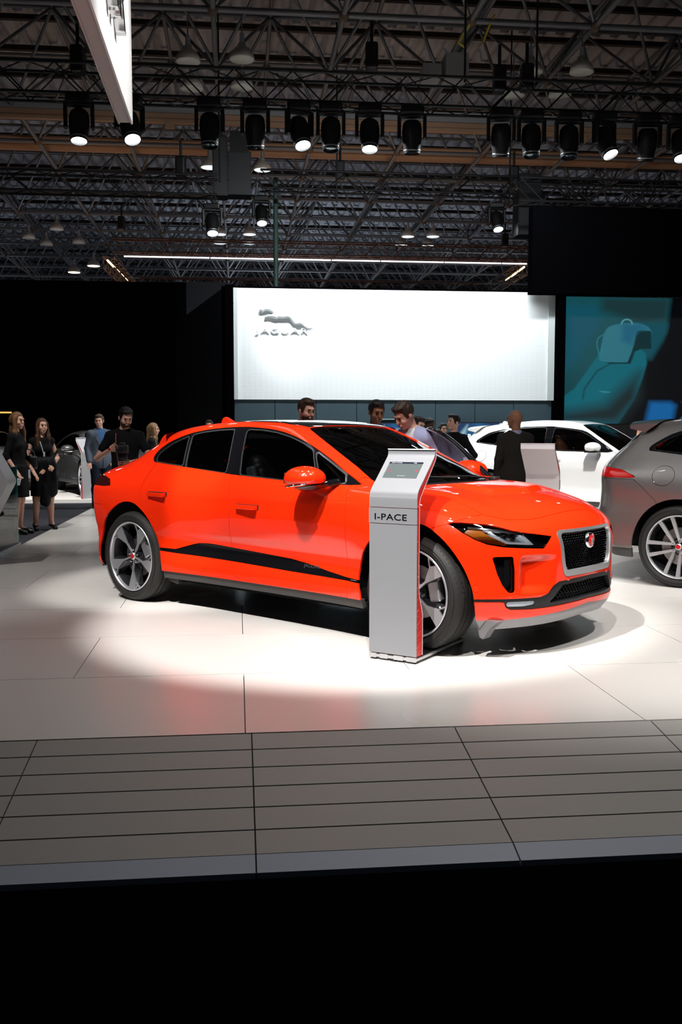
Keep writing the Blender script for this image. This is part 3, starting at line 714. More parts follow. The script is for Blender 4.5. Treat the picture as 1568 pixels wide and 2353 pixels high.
for a, b, kind, lab in LAMPS:
    lit = (M_BELLI, M_LITW, M_LITY, M_BELLI)[kind]
    r = empty('pendant_lamp', stage(a, b) + (8.66 if kind < 2 else 8.68,), label=lab or 'pale dome pendant lamp under the far roof, ' + next(FARL), cat='lamp', group='lamps under the near roof' if kind == 0 else 'pendant lamps under the far roof')
    MB().lathe([(.05, .40), (.09, .37), (.11, .28), (.19, .24), (.27, .13), (.30, .0), (.285, .0), (.25, .12), (.15, .22), (0, .24)], 24).build('bell', M_BELLO, r, smooth=True)
    MB().lathe([(0, .02), (.27, .025), (.285, .005), (.27, -.01), (0, -.02)], 24).build('lens', lit, r, smooth=True)
    MB().lathe([(0, .60), (.055, .60), (.065, .38), (0, .37)], 12).build('ballast', M_SATIN, r); r.scale = (.82,) * 3 if kind != 2 else (.95,) * 3; MB().tube((0, 0, .58), (0, 0, 1.1), .015, 6).build('rod', M_TUBE, r)
# ------------------------------------------------------------------ black lighting trusses with moving heads
M_TRUSS = mat('truss_black', (.010, .010, .011, 1), .5, .3); M_HEAD = mat('fixture_black', (.004, .004, .0045, 1), .45); M_LENSON = mat('fixture_lens_lit', (1, 1, 1, 1), .2, emit=(.93, .97, 1, 1), estr=22); M_LENSOFF = mat('fixture_lens_off', (.02, .025, .03, 1), .05, coat=1); M_CLAMP = mat('clamp_steel', (.30, .32, .34, 1), .4, .8)
M_TRUSSO = mat('truss_copper', (.10, .05, .035, 1), .5, .4)
def truss(a0, b0, a1, b1, z, s, label, m=None, step=.5, name='lighting_truss'):
    m = m or M_TRUSS; r = empty(name, label=label, cat='truss')
    A, Bq = Vector(stage(a0, b0) + (z,)), Vector(stage(a1, b1) + (z,)); d = (Bq - A); L = d.length; d.normalize(); sdir = Vector((-d.y, d.x, 0)); h = s / 2
    for i, j in ((-1, -1), (1, -1), (-1, 1), (1, 1)):
        o = sdir * h * i + Zv * (h * j); MB().tube(A + o, Bq + o, .028, 8).build('chord', m, r)
    n = int(L / step); lat = MB()
    for k in range(n):
        p, q = A + d * (L * k / n), A + d * (L * (k + 1) / n)
        if k % 2: p, q = q, p
        for i in (-1, 1): lat.tube(p + sdir * h * i + Zv * h, q + sdir * h * i - Zv * h, .013, 5, caps=False); lat.tube(p + sdir * h + Zv * h * i, q - sdir * h + Zv * h * i, .013, 5, caps=False)
    o = lat.build('lattice', m, r, fix=False); o['kind'] = 'stuff'; return r
truss(-9, 17.5, 12, 17.5, 7.38, .50, 'front black lighting truss carrying the row of stage lights')
truss(-9, 22.4, -.4, 22.4, 6.90, .42, 'black truss at the left behind the hanging sign')
truss(.6, 24.2, 9, 24.2, 7.52, .42, 'black truss in the middle behind the front stage lights')
truss(6.2, 21.5, 12, 21.5, 6.75, .50, 'black truss at the right above the black wall block')
truss(-4.2, 34.75, 10.6, 34.75, 7.85, .45, 'copper toned truss above the long white light line', M_TRUSSO)
truss(-4.45, 35.3, -4.25, 41.3, 7.4, .4, 'copper toned truss running back beside the short orange light line', M_TRUSSO)
truss(10.6, 35.3, 10.7, 41, 7.5, .4, 'copper toned truss running back at the right end of the light line', M_TRUSSO)
truss(-4, 41.5, 10.6, 41.5, 7.62, .4, 'copper toned truss at the far side, hung with small stage lights', M_TRUSSO)
M_LINE = mat('light_line_white', (1, .9, .85, 1), .4, emit=(1, .80, .78, 1), estr=3.2); M_LINEO = mat('light_line_orange', (1, .6, .3, 1), .4, emit=(1, .60, .26, 1), estr=5)
a = -3.86; segs = [-3.86, -.9, 1.35, 3.35, 5.1, 7.4, 9.5, 10.44]
ll = empty('light_line', label='long white light line under the copper truss above the feature wall', cat='light')
for s0, s1 in zip(segs[:-1], segs[1:]): wbox('light_tube', s0 + .02, s1 - .02, 34.70, 34.75, 7.475, 7.515, M_LINE, ll)
for (a0, b0, a1, b1, lab) in ((-4.5, 35.5, -4.28, 41.4, 'short orange light line running back at the left'), (10.5, 35.3, 10.69, 38.4, 'short orange light line running back at the right')):
    o = MB().tube(stage(a0, b0) + (7.48,), stage(a1, b1) + (7.48,), .035, 8).build('light_line', M_LINEO); tag(o, lab, 'light')
# far end panels with warm bulbs
def fixture(loc, pan, tilt, lit, label, sc=1.0, group='stage lights on the front truss', sp=True):
    r = empty('stage_light', loc, 0, label, 'stage light', group); r.scale = (sc,) * 3
    MB().box((0, 0, -.06), (.36, .26, .13), bev=.03).build('base', M_HEAD, r)
    for s in (-1, 1): MB().lathe([(.035 + .012 * math.cos(t), .012 * math.sin(t)) for t in np.linspace(0, 2 * PI, 7)[:-1]], 12, 'X', c=(s * .15, 0, .03), close=True).build('clamp', M_CLAMP, r)
    ym = MB()
    for s in (-1, 1): ym.box((s * .20, 0, -.30), (.055, .13, .38), bev=.02)
    ym.box((0, 0, -.135), (.42, .14, .05), bev=.02); yo = ym.build('yoke', M_HEAD, r, smooth=False); yo.rotation_euler = (0, 0, pan)
    hd = MB().lathe([(0, .20), (.10, .195), (.14, .15), (.155, .05), (.15, -.10), (.130, -.24), (.130, -.30), (.118, -.30), (.112, -.26), (0, -.26)], 28).build('head', M_HEAD, yo, autosmooth=40)
    hd.location = (0, 0, -.40); hd.rotation_euler = (-tilt, 0, 0)
    MB().lathe([(0, -.290), (.06, -.286), (.112, -.268)], 24).build('lens', M_LENSON if lit else M_LENSOFF, hd, smooth=True)
    MB().lathe([(.131, -.245), (.135, -.25), (.135, -.262), (.131, -.268)], 28).build('lens_ring', M_CLAMP, hd, smooth=True)
    return r
ZF = 7.10
HEADS = [(-2.62, 1, .15, .25, 'lit stage light at far left of the front truss, left of the hanging sign'), (-1.78, 1, .5, .5, 'lit stage light half hidden behind the hanging sign corner'), (-.43, 0, .1, .1, 'dark stage light first to the right of the hanging sign'), (.35, 0, 0, -.15, 'dark stage light second to the right of the hanging sign'), (1.11, 1, .5, .45, 'lit tilted stage light between two dark ones over the feature wall'), (1.66, 0, 0, .1, 'dark stage light directly left of the brightest middle one'), (2.34, 1, 0, .30, 'lit stage light pointing at the viewer in the middle of the truss'), (3.09, 0, -.1, -.1, 'dark stage light right of the lit middle one'), (4.69, 0, -.1, -.25, 'dark bulky stage light at centre right of the truss'), (5.24, 0, 0, .1, 'dark stage light left neighbour of the one over the black block'), (5.93, 0, 0, .1, 'dark stage light over the left edge of the black block'), (6.58, 1, .6, .5, 'lit tilted stage light at the right of the front truss'), (7.38, 0, 0, -.2, 'dark stage light second from the right frame edge'), (8.02, 1, -.1, .35, 'lit stage light at the right frame edge')]
for a, lit, pan, tilt, lab in HEADS: fixture(stage(a, 17.3) + (ZF,), pan, tilt, lit, lab, 1.12)
for a, b, z, lit, lab in ((-.52, 22.3, 6.50, 1, 'small lit stage light on the left rear truss, lower one'), (.62, 24.1, 7.12, 1, 'small lit stage light beside the hanging speaker'), (6.45, 24.1, 7.1, 1, 'small lit stage light left one near the black block'), (7.5, 24.1, 7.0, 1, 'small lit stage light right one near the black block'), (-6.2, 22.3, 6.6, 1, 'small lit stage light at the left frame edge')):
    fixture(stage(a, b) + (z,), .2, .45, lit, lab, 1.0, 'stage lights on the rear trusses')
for k, a in enumerate((-2.6, -1.8, .45, 1.3, 3.0, 3.8, 4.7, 5.5, 6.3, 7.1, 8.0, 8.8)):
    fixture(stage(a, 41.4) + (7.15,), .1 * k, .2, 0, 'small dark stage light, %s from the left on the far copper truss' % ORD[k], 1.5, 'stage lights on the far truss')
# hanging speakers and boxes
def speaker_box(a, b, z, w, h, lab, d=.5):
    r = empty('hanging_speaker', label=lab, cat='speaker'); n = 3
    for k in range(n): wbox('cabinet', a - w / 2, a + w / 2, b, b + d, z - h * (k + 1) / n + .01, z - h * k / n, M_HEAD, r)
    wbox('grille', a - w / 2 + .03, a + w / 2 - .03, b - .01, b - .001, z - h + .03, z - .03, M_BLACKP, r); wbox('frame', a - w / 2 + .05, a + w / 2 - .05, b + .1, b + .2, z, z + .5, M_TRUSS, r)
speaker_box(.10, 23.5, 8.0, .55, 1.0, 'tall black speaker hanging behind the front truss, left of the wire'); speaker_box(-.35, 23.2, 8.25, .35, 1.35, 'narrow black speaker box beside the tall speaker')
speaker_box(7.15, 23.5, 7.22, .65, 1.0, 'black speaker hanging above the black wall block')
wbox('projector', 4.0, 4.38, 21.0, 21.5, 8.95, 9.25, M_FASC).name = 'unit_heater'
tag(bpy.data.objects['unit_heater'], 'grey box unit hanging under the upper right roof', 'box'); wbox('projector', 4.46, 4.95, 20.9, 21.5, 8.95, 9.45, M_FASC).name = 'ventilation_box'; tag(bpy.data.objects['ventilation_box'], 'larger grey box beside the first one under the upper right roof', 'box')
M_SLING = mat('sling_yellow', (.55, .42, .02, 1), .6)
for lab, pts in (('yellow sling around the roof tube above the grey boxes, left one', [(4.48, 19.4, 9.66), (4.62, 19.4, 9.45), (4.40, 19.5, 9.10), (4.55, 19.5, 9.0)]), ('yellow sling around the roof tube above the grey boxes, right one', [(5.1, 19.4, 9.62), (4.98, 19.45, 9.36), (4.90, 19.5, 9.12)]), ('yellow sling on a roof node over the middle of the feature wall', [(4.66, 22.4, 9.62), (4.50, 22.4, 9.40), (4.40, 22.4, 9.36)])):
    o = MB().path([Vector(stage(a, b) + (z,)) for a, b, z in pts], .022, 6).build('sling', M_SLING); tag(o, lab, 'strap', 'yellow slings')
# green-grey post and cable hanging down to the wall
o = MB().tube(stage(1.05, 26.2) + (0,), stage(1.05, 26.2) + (8.1,), .065, 14).build('pole', mat('pole_green_grey', (.045, .10, .085, 1), .5), autosmooth=40); tag(o, 'thin green-grey pole rising behind the feature wall', 'pole')
for k, (a, b) in enumerate(((2.45, 24), (4.05, 17.4), (5.35, 17.4), (-.35, 22.4), (6.8, 24.2))):
    o = MB().tube(stage(a, b) + (7.6 if b < 20 else 7.0,), stage(a, b) + (11.5,), .02, 6).build('hoist_cable', M_TRUSS); tag(o, 'thin dark hoist cable, %s' % ('above the middle of the left rear truss' if k == 3 else 'behind the front truss over the middle of the feature wall' if k == 0 else 'left one of the pair over the front truss' if k == 1 else 'right one of the pair over the front truss' if k == 2 else 'beside the speaker over the black block'), 'cable', 'hoist cables')
# black motors and bundles on the trusses
rnd = random.Random(5)
for k, (a, b, z) in enumerate(((-2.65, 17.5, 7.75), (2.4, 17.5, 8.0), (4.7, 17.5, 7.7), (-1.2, 22.4, 7.3), (2.55, 24.2, 7.8), (5.2, 17.5, 7.75), (6.9, 24.2, 7.8), (-3.9, 34.7, 8.6), (9.6, 34.7, 8.3))):
    o = MB().box((0, 0, 0), (.22, .3, .45), bev=.04).tube((0, 0, .2), (0, 0, .6), .03, 8).build('hoist_motor', M_HEAD); o.location = stage(a, b) + (z,); tag(o, 'black hoist motor ' + ('over the far left stage light', 'over the lit middle stage light', 'over the bulky dark stage light at centre right', 'on the left rear truss', 'over the middle rear truss, beside a cable', 'on the front truss, right one of two close together', 'over the rear truss beside the right speaker', 'over the left end of the light line', 'over the right end of the light line')[k], 'motor', 'hoist motors')
# ------------------------------------------------------------------ a car body as a solid: side, top, nose and tail surfaces blended
class CarShape:
    """x forward from the front axle, y to the left, z up; the right half (y<0) is meshed and mirrored"""
    def __init__(s, **k): s.__dict__.update(k)
    def Ys(s, x, z):
        wr = np.exp(-((x - s.xr) / .52)**2); wf = np.exp(-((x - s.xf) / .50)**2)
        w = np.clip(wr + wf, 0, 1)
        return s.W(x) - (s.Tdoor(z) * (1 - w) + s.Twheel(z) * w) - s.tuck(x) * sstep(.95, 1.5, z) + s.side_extra(x, z)
    side_extra = staticmethod(lambda x, z: 0)
    top_extra = staticmethod(lambda x, y: 0)
    front_extra = staticmethod(lambda y, z: 0)
    tuck = staticmethod(lambda x: 0)
    def Zt(s, x, y):
        ay = np.abs(y)
        sh = s.bow_f * sstep(s.x_roof - .2, s.x_roof + .5, x) - s.bow_r * sstep(s.x_roofr + .1, s.x_roofr - .6, x)
        return s.Zc(x + sh * ay**2) - s.crown(x) * ay**s.crown_p + s.top_extra(x, y)
    def f(s, P):
        x, y, z = P[:, 0], P[:, 1], P[:, 2]; ay = np.abs(y)
        Ys = s.Ys(x, z)
        g1 = (ay - Ys) / np.sqrt(1 + ((s.Ys(x, z + .01) - Ys) / .01)**2 + 0)
        e = .01; Z0 = s.Zt(x, y); dz = (s.Zt(x + e, y) - Z0) / e
        g2 = (z - Z0) / np.sqrt(1 + dz * dz)
        cn = s.nose_a * ay**s.nose_p; ct = s.tail_a * ay**s.tail_p
        g3 = (x - (s.X0(z) - cn + s.front_extra(y, z))) / np.sqrt(1 + (s.nose_a * s.nose_p * ay**(s.nose_p - 1))**2 + ((s.X0(z + .01) - s.X0(z)) / .01)**2)
        g4 = ((s.X1(z) + ct) - x) / np.sqrt(1 + (s.tail_a * s.tail_p * ay**(s.tail_p - 1))**2 + ((s.X1(z + .01) - s.X1(z)) / .01)**2)
        a = smax(g1, g2, s.kts(x))
        b = smax(g3, a, s.kn); return smax(b, g4, s.kt)
    def grad(s, P, e=.004):
        N = np.stack([s.f(P + d) - s.f(P - d) for d in np.eye(3) * e], 1)
        return N / (np.linalg.norm(N, axis=1)[:, None] + 1e-12)
    def mesh(s, h=.012, z0=.62, xa=None, xb=None, th0=-90):
        xa = s.xr - .1 if xa is None else xa; xb = s.xf + .05 if xb is None else xb
        nm = int((xb - xa) / h); nc = int(1.35 / h); nt = int(2.9 / h)
        xs, al = [], []
        for i in range(nc): xs.append(xa); al.append(-PI / 2 * (1 - i / nc))
        for i in range(nm + 1): xs.append(xa + (xb - xa) * i / nm); al.append(0)
        for i in range(1, nc + 1): xs.append(xb); al.append(PI / 2 * i / nc)
        xs = np.array(xs); al = np.array(al); th = np.radians(np.linspace(th0, 90, nt))
        A, TH = np.meshgrid(al, th, indexing='ij'); X, _ = np.meshgrid(xs, th, indexing='ij')
        D = np.stack([np.sin(A), -np.cos(A) * np.cos(TH), np.cos(A) * np.sin(TH)], -1)
        O = np.stack([X, 0 * X, 0 * X + z0], -1)
        Df, Of = D.reshape(-1, 3), O.reshape(-1, 3); lo = np.full(len(Df), .05); hi = np.full(len(Df), 2.6)
        # march to the first exit
        t = lo.copy(); done = np.zeros(len(t), bool); st = .06
        for _ in range(36):
            v = s.f(Of + Df * (t + st)[:, None]); out = v > 0
            done |= out; t = np.where(done, t, t + st)
        lo = t; hi = t + st
        for _ in range(14):
            m = (lo + hi) / 2; v = s.f(Of + Df * m[:, None]); lo = np.where(v < 0, m, lo); hi = np.where(v < 0, hi, m)
        P = Of + Df * ((lo + hi) / 2)[:, None]
        N = s.grad(P)
        S = surf_grid(P.reshape(A.shape + (3,)), N.reshape(A.shape + (3,)))
        # orientation
        a, b, c = S.V[S.T[:, 0]], S.V[S.T[:, 1]], S.V[S.T[:, 2]]; n = np.cross(b - a, c - a)
        ar = np.linalg.norm(n, axis=1); d = (n * S.N[S.T[:, 0]]).sum(1)
        if (d < 0).sum() > (d > 0).sum(): S.T = S.T[:, ::-1].copy()
        S.T = S.T[ar > 1e-9]
        return S.clean()
def fside(poly, P, lim=None):   # region given in the side view (x, z)
    return poly_sdf(poly, P[:, [0, 2]])
HERO = CarShape(
    xf=0.0, xr=-2.99,
    W=Spl([(-4.0, .80), (-3.75, .855), (-3.5, .895), (-3.2, .930), (-2.95, .945), (-2.5, .930), (-2.0, .915), (-1.4, .912), (-.8, .922), (-.35, .940), (0, .945), (.3, .935), (.5, .915), (.7, .86), (.9, .78)]),
    Tdoor=Spl([(.15, .08), (.24, .048), (.30, .036), (.36, .037), (.43, .052), (.50, .066), (.56, .062), (.64, .036), (.74, .012), (.84, .001), (.92, .001), (.99, .018), (1.05, .048), (1.10, .084), (1.16, .118), (1.25, .165), (1.35, .222), (1.45, .284), (1.55, .36), (1.65, .45)]),
    Twheel=Spl([(.15, .05), (.24, .02), (.32, .006), (.45, .0), (.62, .0), (.74, .0), (.84, .006), (.92, .022), (.99, .05), (1.05, .082), (1.10, .108), (1.16, .14), (1.25, .185), (1.35, .24), (1.45, .30), (1.55, .37), (1.65, .46)]),
    tuck=lambda x: .16 * sstep(-2.2, -3.5, x) - .06 * sstep(-3.3, -3.7, x) + .02 * sstep(-1.2, -.6, x),
    Zc=Spl([(-3.9, 1.06), (-3.80, 1.10), (-3.70, 1.135), (-3.58, 1.165), (-3.40, 1.225), (-3.10, 1.365), (-2.95, 1.435), (-2.80, 1.472), (-2.60, 1.498), (-2.30, 1.522), (-1.95, 1.536), (-1.65, 1.530), (-1.42, 1.504), (-1.20, 1.440), (-1.00, 1.368), (-.80, 1.290), (-.60, 1.205), (-.40, 1.115), (-.30, 1.078), (-.12, 1.074), (.10, 1.058), (.32, 1.026), (.50, .982), (.64, .922), (.74, .860), (.80, .79), (.9, .70)]),
    crown=Spl([(-3.9, .045), (-3.4, .06), (-2.9, .07), (-2.0, .06), (-1.4, .06), (-.9, .05), (-.4, .04), (-.1, .045), (.3, .11), (.8, .15)]),
    crown_p=2.2, bow_f=.32, bow_r=.28, x_roof=-1.35, x_roofr=-2.7,
    X0=Spl([(.10, .64), (.20, .715), (.27, .765), (.33, .775), (.40, .783), (.52, .785), (.62, .787), (.72, .785), (.80, .772), (.86, .74), (.95, .66), (1.1, .46)]),
    nose_a=.54, nose_p=2.7,
    X1=Spl([(.10, -3.66), (.22, -3.76), (.32, -3.81), (.5, -3.84), (.7, -3.86), (.9, -3.865), (1.0, -3.86), (1.08, -3.84), (1.13, -3.80), (1.3, -3.60), (1.5, -3.5)]),
    tail_a=.30, tail_p=2.6,
    kts=lambda x: .05 + .09 * sstep(-.5, -.15, x) + .02 * sstep(-3.1, -3.5, x) + .035 * sstep(-1.0, -1.5, x),
    front_extra=staticmethod(lambda y, z: -.050 * sstep(.36, .60, np.abs(y)) * (1 - sstep(.585, .640, np.abs(y))) * sstep(.41, .47, z) * (1 - sstep(.615, .665, z))),
    top_extra=staticmethod(lambda x, y: .026 * sstep(.335 - .28 * np.abs(y), .28 - .28 * np.abs(y), x) * sstep(-.30, .05, x) * (1 - sstep(.30, .36, np.abs(y))) - .010 * sstep(.62, .50, np.abs(y)) * sstep(-.5, -.2, x) * sstep(.62, .4, x)),
    kn=.06, kt=.08)
SUV = CarShape(
    xf=0.0, xr=-2.874,
    W=Spl([(-4.0, .80), (-3.8, .86), (-3.5, .92), (-3.2, .955), (-2.85, .972), (-2.4, .955), (-2.0, .945), (-1.4, .942), (-.8, .95), (-.35, .962), (0, .968), (.3, .955), (.55, .92), (.75, .86), (.95, .78)]),
    Tdoor=Spl([(.15, .08), (.25, .03), (.34, .012), (.45, .03), (.55, .045), (.65, .035), (.78, .012), (.88, .0), (.98, .004), (1.06, .03), (1.12, .07), (1.2, .12), (1.35, .20), (1.45, .265), (1.55, .34), (1.65, .44), (1.75, .55)]),
    Twheel=Spl([(.15, .05), (.25, .02), (.34, .005), (.5, .0), (.75, .0), (.86, .004), (.95, .02), (1.04, .05), (1.12, .09), (1.2, .135), (1.35, .21), (1.45, .27), (1.55, .345), (1.65, .445), (1.75, .55)]),
    tuck=lambda x: .12 * sstep(-2.4, -3.6, x) + .02 * sstep(-1.2, -.6, x),
    Zc=Spl([(-3.95, .95), (-3.88, 1.05), (-3.80, 1.16), (-3.62, 1.32), (-3.42, 1.48), (-3.30, 1.53), (-3.0, 1.58), (-2.6, 1.62), (-2.1, 1.645), (-1.7, 1.635), (-1.42, 1.59), (-1.2, 1.50), (-.9, 1.36), (-.6, 1.21), (-.47, 1.15), (-.3, 1.125), (0, 1.10), (.3, 1.06), (.55, 1.0), (.7, .93), (.8, .84), (.9, .74)]),
    crown=Spl([(-3.9, .08), (-2.9, .07), (-2.0, .06), (-1.4, .06), (-.4, .06), (0, .09), (.8, .14)]),
    crown_p=2.2, bow_f=.32, bow_r=.22, x_roof=-1.35, x_roofr=-3.0,
    X0=Spl([(.10, .70), (.25, .82), (.4, .86), (.6, .87), (.75, .86), (.85, .82), (.95, .74), (1.1, .5)]),
    nose_a=.50, nose_p=2.6,
    X1=Spl([(.10, -3.60), (.25, -3.74), (.40, -3.84), (.5, -3.90), (.62, -3.90), (.72, -3.86), (.9, -3.85), (1.05, -3.86), (1.12, -3.84), (1.2, -3.78), (1.5, -3.5)]),
    tail_a=.32, tail_p=2.6,
    kts=lambda x: .06 + .09 * sstep(-.6, -.2, x) + .03 * sstep(-1.0, -1.5, x), kn=.08, kt=.08)
SEDAN = CarShape(
    xf=0.0, xr=-2.96,
    W=Spl([(-4.1, .78), (-3.8, .86), (-3.4, .91), (-2.95, .93), (-2.0, .92), (-1.4, .92), (-.35, .93), (0, .935), (.3, .92), (.6, .87), (.8, .78), (.95, .66)]),
    Tdoor=Spl([(.15, .08), (.25, .03), (.34, .012), (.5, .04), (.65, .02), (.78, .004), (.86, .0), (.94, .03), (1.0, .07), (1.1, .13), (1.2, .19), (1.3, .26), (1.4, .36), (1.5, .5)]),
    Twheel=Spl([(.15, .05), (.25, .02), (.34, .005), (.5, .0), (.75, .0), (.86, .02), (.94, .06), (1.0, .09), (1.1, .14), (1.2, .20), (1.3, .27), (1.4, .37), (1.5, .5)]),
    Zc=Spl([(-4.0, .98), (-3.8, 1.04), (-3.4, 1.10), (-3.1, 1.20), (-2.7, 1.34), (-2.3, 1.42), (-1.8, 1.44), (-1.4, 1.41), (-1.1, 1.32), (-.7, 1.14), (-.5, 1.04), (-.3, 1.01), (.1, .98), (.5, .90), (.75, .80), (.9, .68)]),
    crown=Spl([(-3.9, .08), (-2.0, .06), (-.4, .06), (.8, .12)]),
    crown_p=2.2, bow_f=.30, bow_r=.22, x_roof=-1.35, x_roofr=-2.8,
    X0=Spl([(.10, .76), (.25, .86), (.4, .89), (.6, .88), (.75, .83), (.85, .72), (1.0, .4)]), nose_a=.50, nose_p=2.5,
    X1=Spl([(.10, -3.8), (.3, -3.95), (.5, -3.99), (.8, -4.0), (.95, -3.97), (1.05, -3.9), (1.3, -3.5)]), tail_a=.32, tail_p=2.6,
    kts=lambda x: .06 + .07 * sstep(-.6, -.2, x), kn=.1, kt=.1)
# ------------------------------------------------------------------ wheels
def wheel_proto(kind='blade'):
    """axle along y, outer face towards -y, centre at the origin; returns the empty 'wheel'"""
    w = bpy.data.objects.new('wheel', None); COL.objects.link(w)
    Rt, Rr = .380, .298
    tw = .126
    # tyre: body
    prof = [(Rr - .004, -tw + .012), (Rr + .012, -tw - .004), (Rr + .035, -tw - .010), (Rt - .040, -tw - .006), (Rt - .022, -tw + .004), (Rt - .008, -tw + .018), (Rt - .001, -tw + .036),
            (Rt - .0005, -.062), (Rt - .008, -.060), (Rt - .008, -.052), (Rt, -.050), (Rt, -.012), (Rt - .008, -.010), (Rt - .008, 0), (Rt, .002), (Rt, .046), (Rt - .008, .048), (Rt - .008, .056), (Rt, .058),
            (Rt - .002, tw - .03), (Rt - .010, tw - .014), (Rt - .03, tw - .002), (Rr + .03, tw + .004), (Rr, tw - .01), (Rr - .03, tw - .02)]
    t = MB().lathe(prof, 96, 'Y').build('tyre', M_RUBBER, w, autosmooth=40)
    # shoulder sipes: thin blocks proud of the tread edge
    s = MB()
    for i in range(72):
        a = 2 * PI * i / 72; M = Matrix.Rotation(-a, 3, 'Y')
        for y0, y1 in ((-tw + .012, -.066), (.062, tw - .012)):
            P = [(-.013, y0 + .006), (.013, y0), (.0125, y1), (-.0135, y1)] if y0 < 0 else [(-.013, y0), (.0125, y0), (.013, y1 - .004), (-.013, y1)]
            V = []
            for rr in (Rt - .012, Rt + .0025):
                for px, py in P:
                    dr = -.013 * (1 if abs(py) > tw - .02 else 0)
                    V.append(M @ Vector((px, py, rr + dr)))
            s.add(V, [(0, 1, 2, 3), (7, 6, 5, 4), (0, 4, 5, 1), (1, 5, 6, 2), (2, 6, 7, 3), (3, 7, 4, 0)])
    b = s.build('tread_blocks', M_RUBBER, t); b['kind'] = 'stuff'
    # sidewall rings
    MB().lathe([(Rr + .046, -tw - .0102), (Rr + .049, -tw - .0125), (Rr + .052, -tw - .0098)], 96, 'Y').build('sidewall_rib', M_SIDEWALL, t, smooth=True)
    # rim barrel and lip
    rim = MB().lathe([(Rr - .002, -tw + .004), (Rr - .006, -tw - .004), (Rr - .014, -tw - .002), (Rr - .017, -tw + .012), (Rr - .022, -tw + .03)], 96, 'Y').build('rim', M_SPOKE, w, smooth=True)
    MB().lathe([(Rr - .022, -tw + .03), (Rr - .05, -.03), (Rr - .055, .08), (Rr - .02, tw - .02)], 64, 'Y').build('rim_barrel', M_RIMDARK, rim, smooth=True)
    RR = Rr - .012
    if kind == 'blade':
        poly = [(-.022, .10), (-.020, .46), (-.145, .985), (.125, .985), (.215, .80), (.030, .46), (.022, .10)]
        arm = [(.19, .80), (.225, .785), (.42, .90), (.39, .925)]
        front = []
        for k in range(5):
            a = 2 * PI * k / 5; M = Matrix.Rotation(a, 3, 'Y')
            def lift(u, v):      # the face dishes: outermost at the rim, sunk towards the hub
                r = math.hypot(u, v); return -tw + .006 + .034 * (1 - min(1, r))**1.2
            sp = MB()
            for pl in (poly, arm):
                n = len(pl); V = [M @ Vector((u * RR, lift(u, v), -v * RR)) for u, v in pl] + [M @ Vector((u * RR, lift(u, v) + .014, -v * RR)) for u, v in pl]
                sp.add(V, [tuple(range(n - 1, -1, -1)), tuple(range(n, 2 * n))] + [(i, (i + 1) % n, n + (i + 1) % n, n + i) for i in range(n)])
            s_ = sp.build('spoke', M_SPOKE, rim)
            # black flank behind the bright face, falling away inwards
            fl = MB(); sh = [(-.030, .14), (-.030, .47), (-.155, .985), (.135, .985), (.225, .80), (.040, .45), (.030, .14)]
            sh2 = [(-.055, .14), (-.075, .48), (-.255, .97), (.20, .97), (.30, .80), (.16, .42), (.060, .14)]
            n = len(sh); V = [M @ Vector((u * RR, lift(u, v) + .012, -v * RR)) for u, v in sh] + [M @ Vector((u * RR, lift(u, v) + .062, -v * RR)) for u, v in sh2]
            fl.add(V, [tuple(range(n - 1, -1, -1)), tuple(range(n, 2 * n))] + [(i, (i + 1) % n, n + (i + 1) % n, n + i) for i in range(n)])
            fl.build('spoke_flank', M_SPOKEB, rim)
    else:
        for k in range(5):
            for sgn in (-1, 1):
                a = 2 * PI * k / 5 + sgn * .20; M = Matrix.Rotation(a, 3, 'Y')
                sp = MB(); pl = [(-.035, .12), (-.052 - .03 * (sgn > 0), .99), (.052 + .03 * (sgn < 0), .99), (.035, .12)]
                n = 4
                lift = lambda u, v: -tw + .008 + .03 * (1 - min(1, v))**1.2
                V = [M @ Vector((u * RR - sgn * .05 * (1 - v) * RR * 1.6, lift(u, v), -v * RR)) for u, v in pl] + [M @ Vector((u * RR * .9 - sgn * .05 * (1 - v) * RR * 1.6, lift(u, v) + .035, -v * RR)) for u, v in pl]
                sp.add(V, [tuple(range(n - 1, -1, -1)), tuple(range(n, 2 * n))] + [(i, (i + 1) % n, n + (i + 1) % n, n + i) for i in range(n)])
                sp.build('spoke', M_SPOKE, rim)
    hub = MB().lathe([(0, -tw + .032), (.034, -tw + .034), (.060, -tw + .044), (.085, -tw + .075), (.085, -.02)], 32, 'Y').build('hub', M_SPOKEB, rim, smooth=True)
    cap = MB().lathe([(0, -tw + .018), (.026, -tw + .020), (.032, -tw + .028), (.032, -tw + .05)], 28, 'Y').build('hub_cap', M_SATIN, hub, smooth=True)
    MB().lathe([(0, -tw + .0165), (.021, -tw + .0175), (.022, -tw + .020)], 24, 'Y').build('badge', M_BADGE, hub)
    for k in range(5):
        a = 2 * PI * (k + .5) / 5; c = (.056 * math.sin(a), 0, -.056 * math.cos(a))
        MB().lathe([(0, -tw + .026), (.008, -tw + .027), (.0105, -tw + .030), (.0105, -tw + .06)], 6, 'Y', c=c).build('lug_nut', M_CHROME, hub)
    d = MB().lathe([(.06, -.03), (.175, -.03), (.175, -.005), (.06, -.005)], 48, 'Y', close=True).build('brake_disc', M_DISC, w)
    MB().box((.13, -.035, .07), (.09, .07, .16), rot=Matrix.Rotation(-.5, 3, 'Y'), bev=.015).build('brake_caliper', M_SATIN, w)
    MB().lathe([(0, 0), (.24, 0), (.24, .05), (0, .05)], 32, 'Y').build('backing_plate', M_LINER, w)
    return w
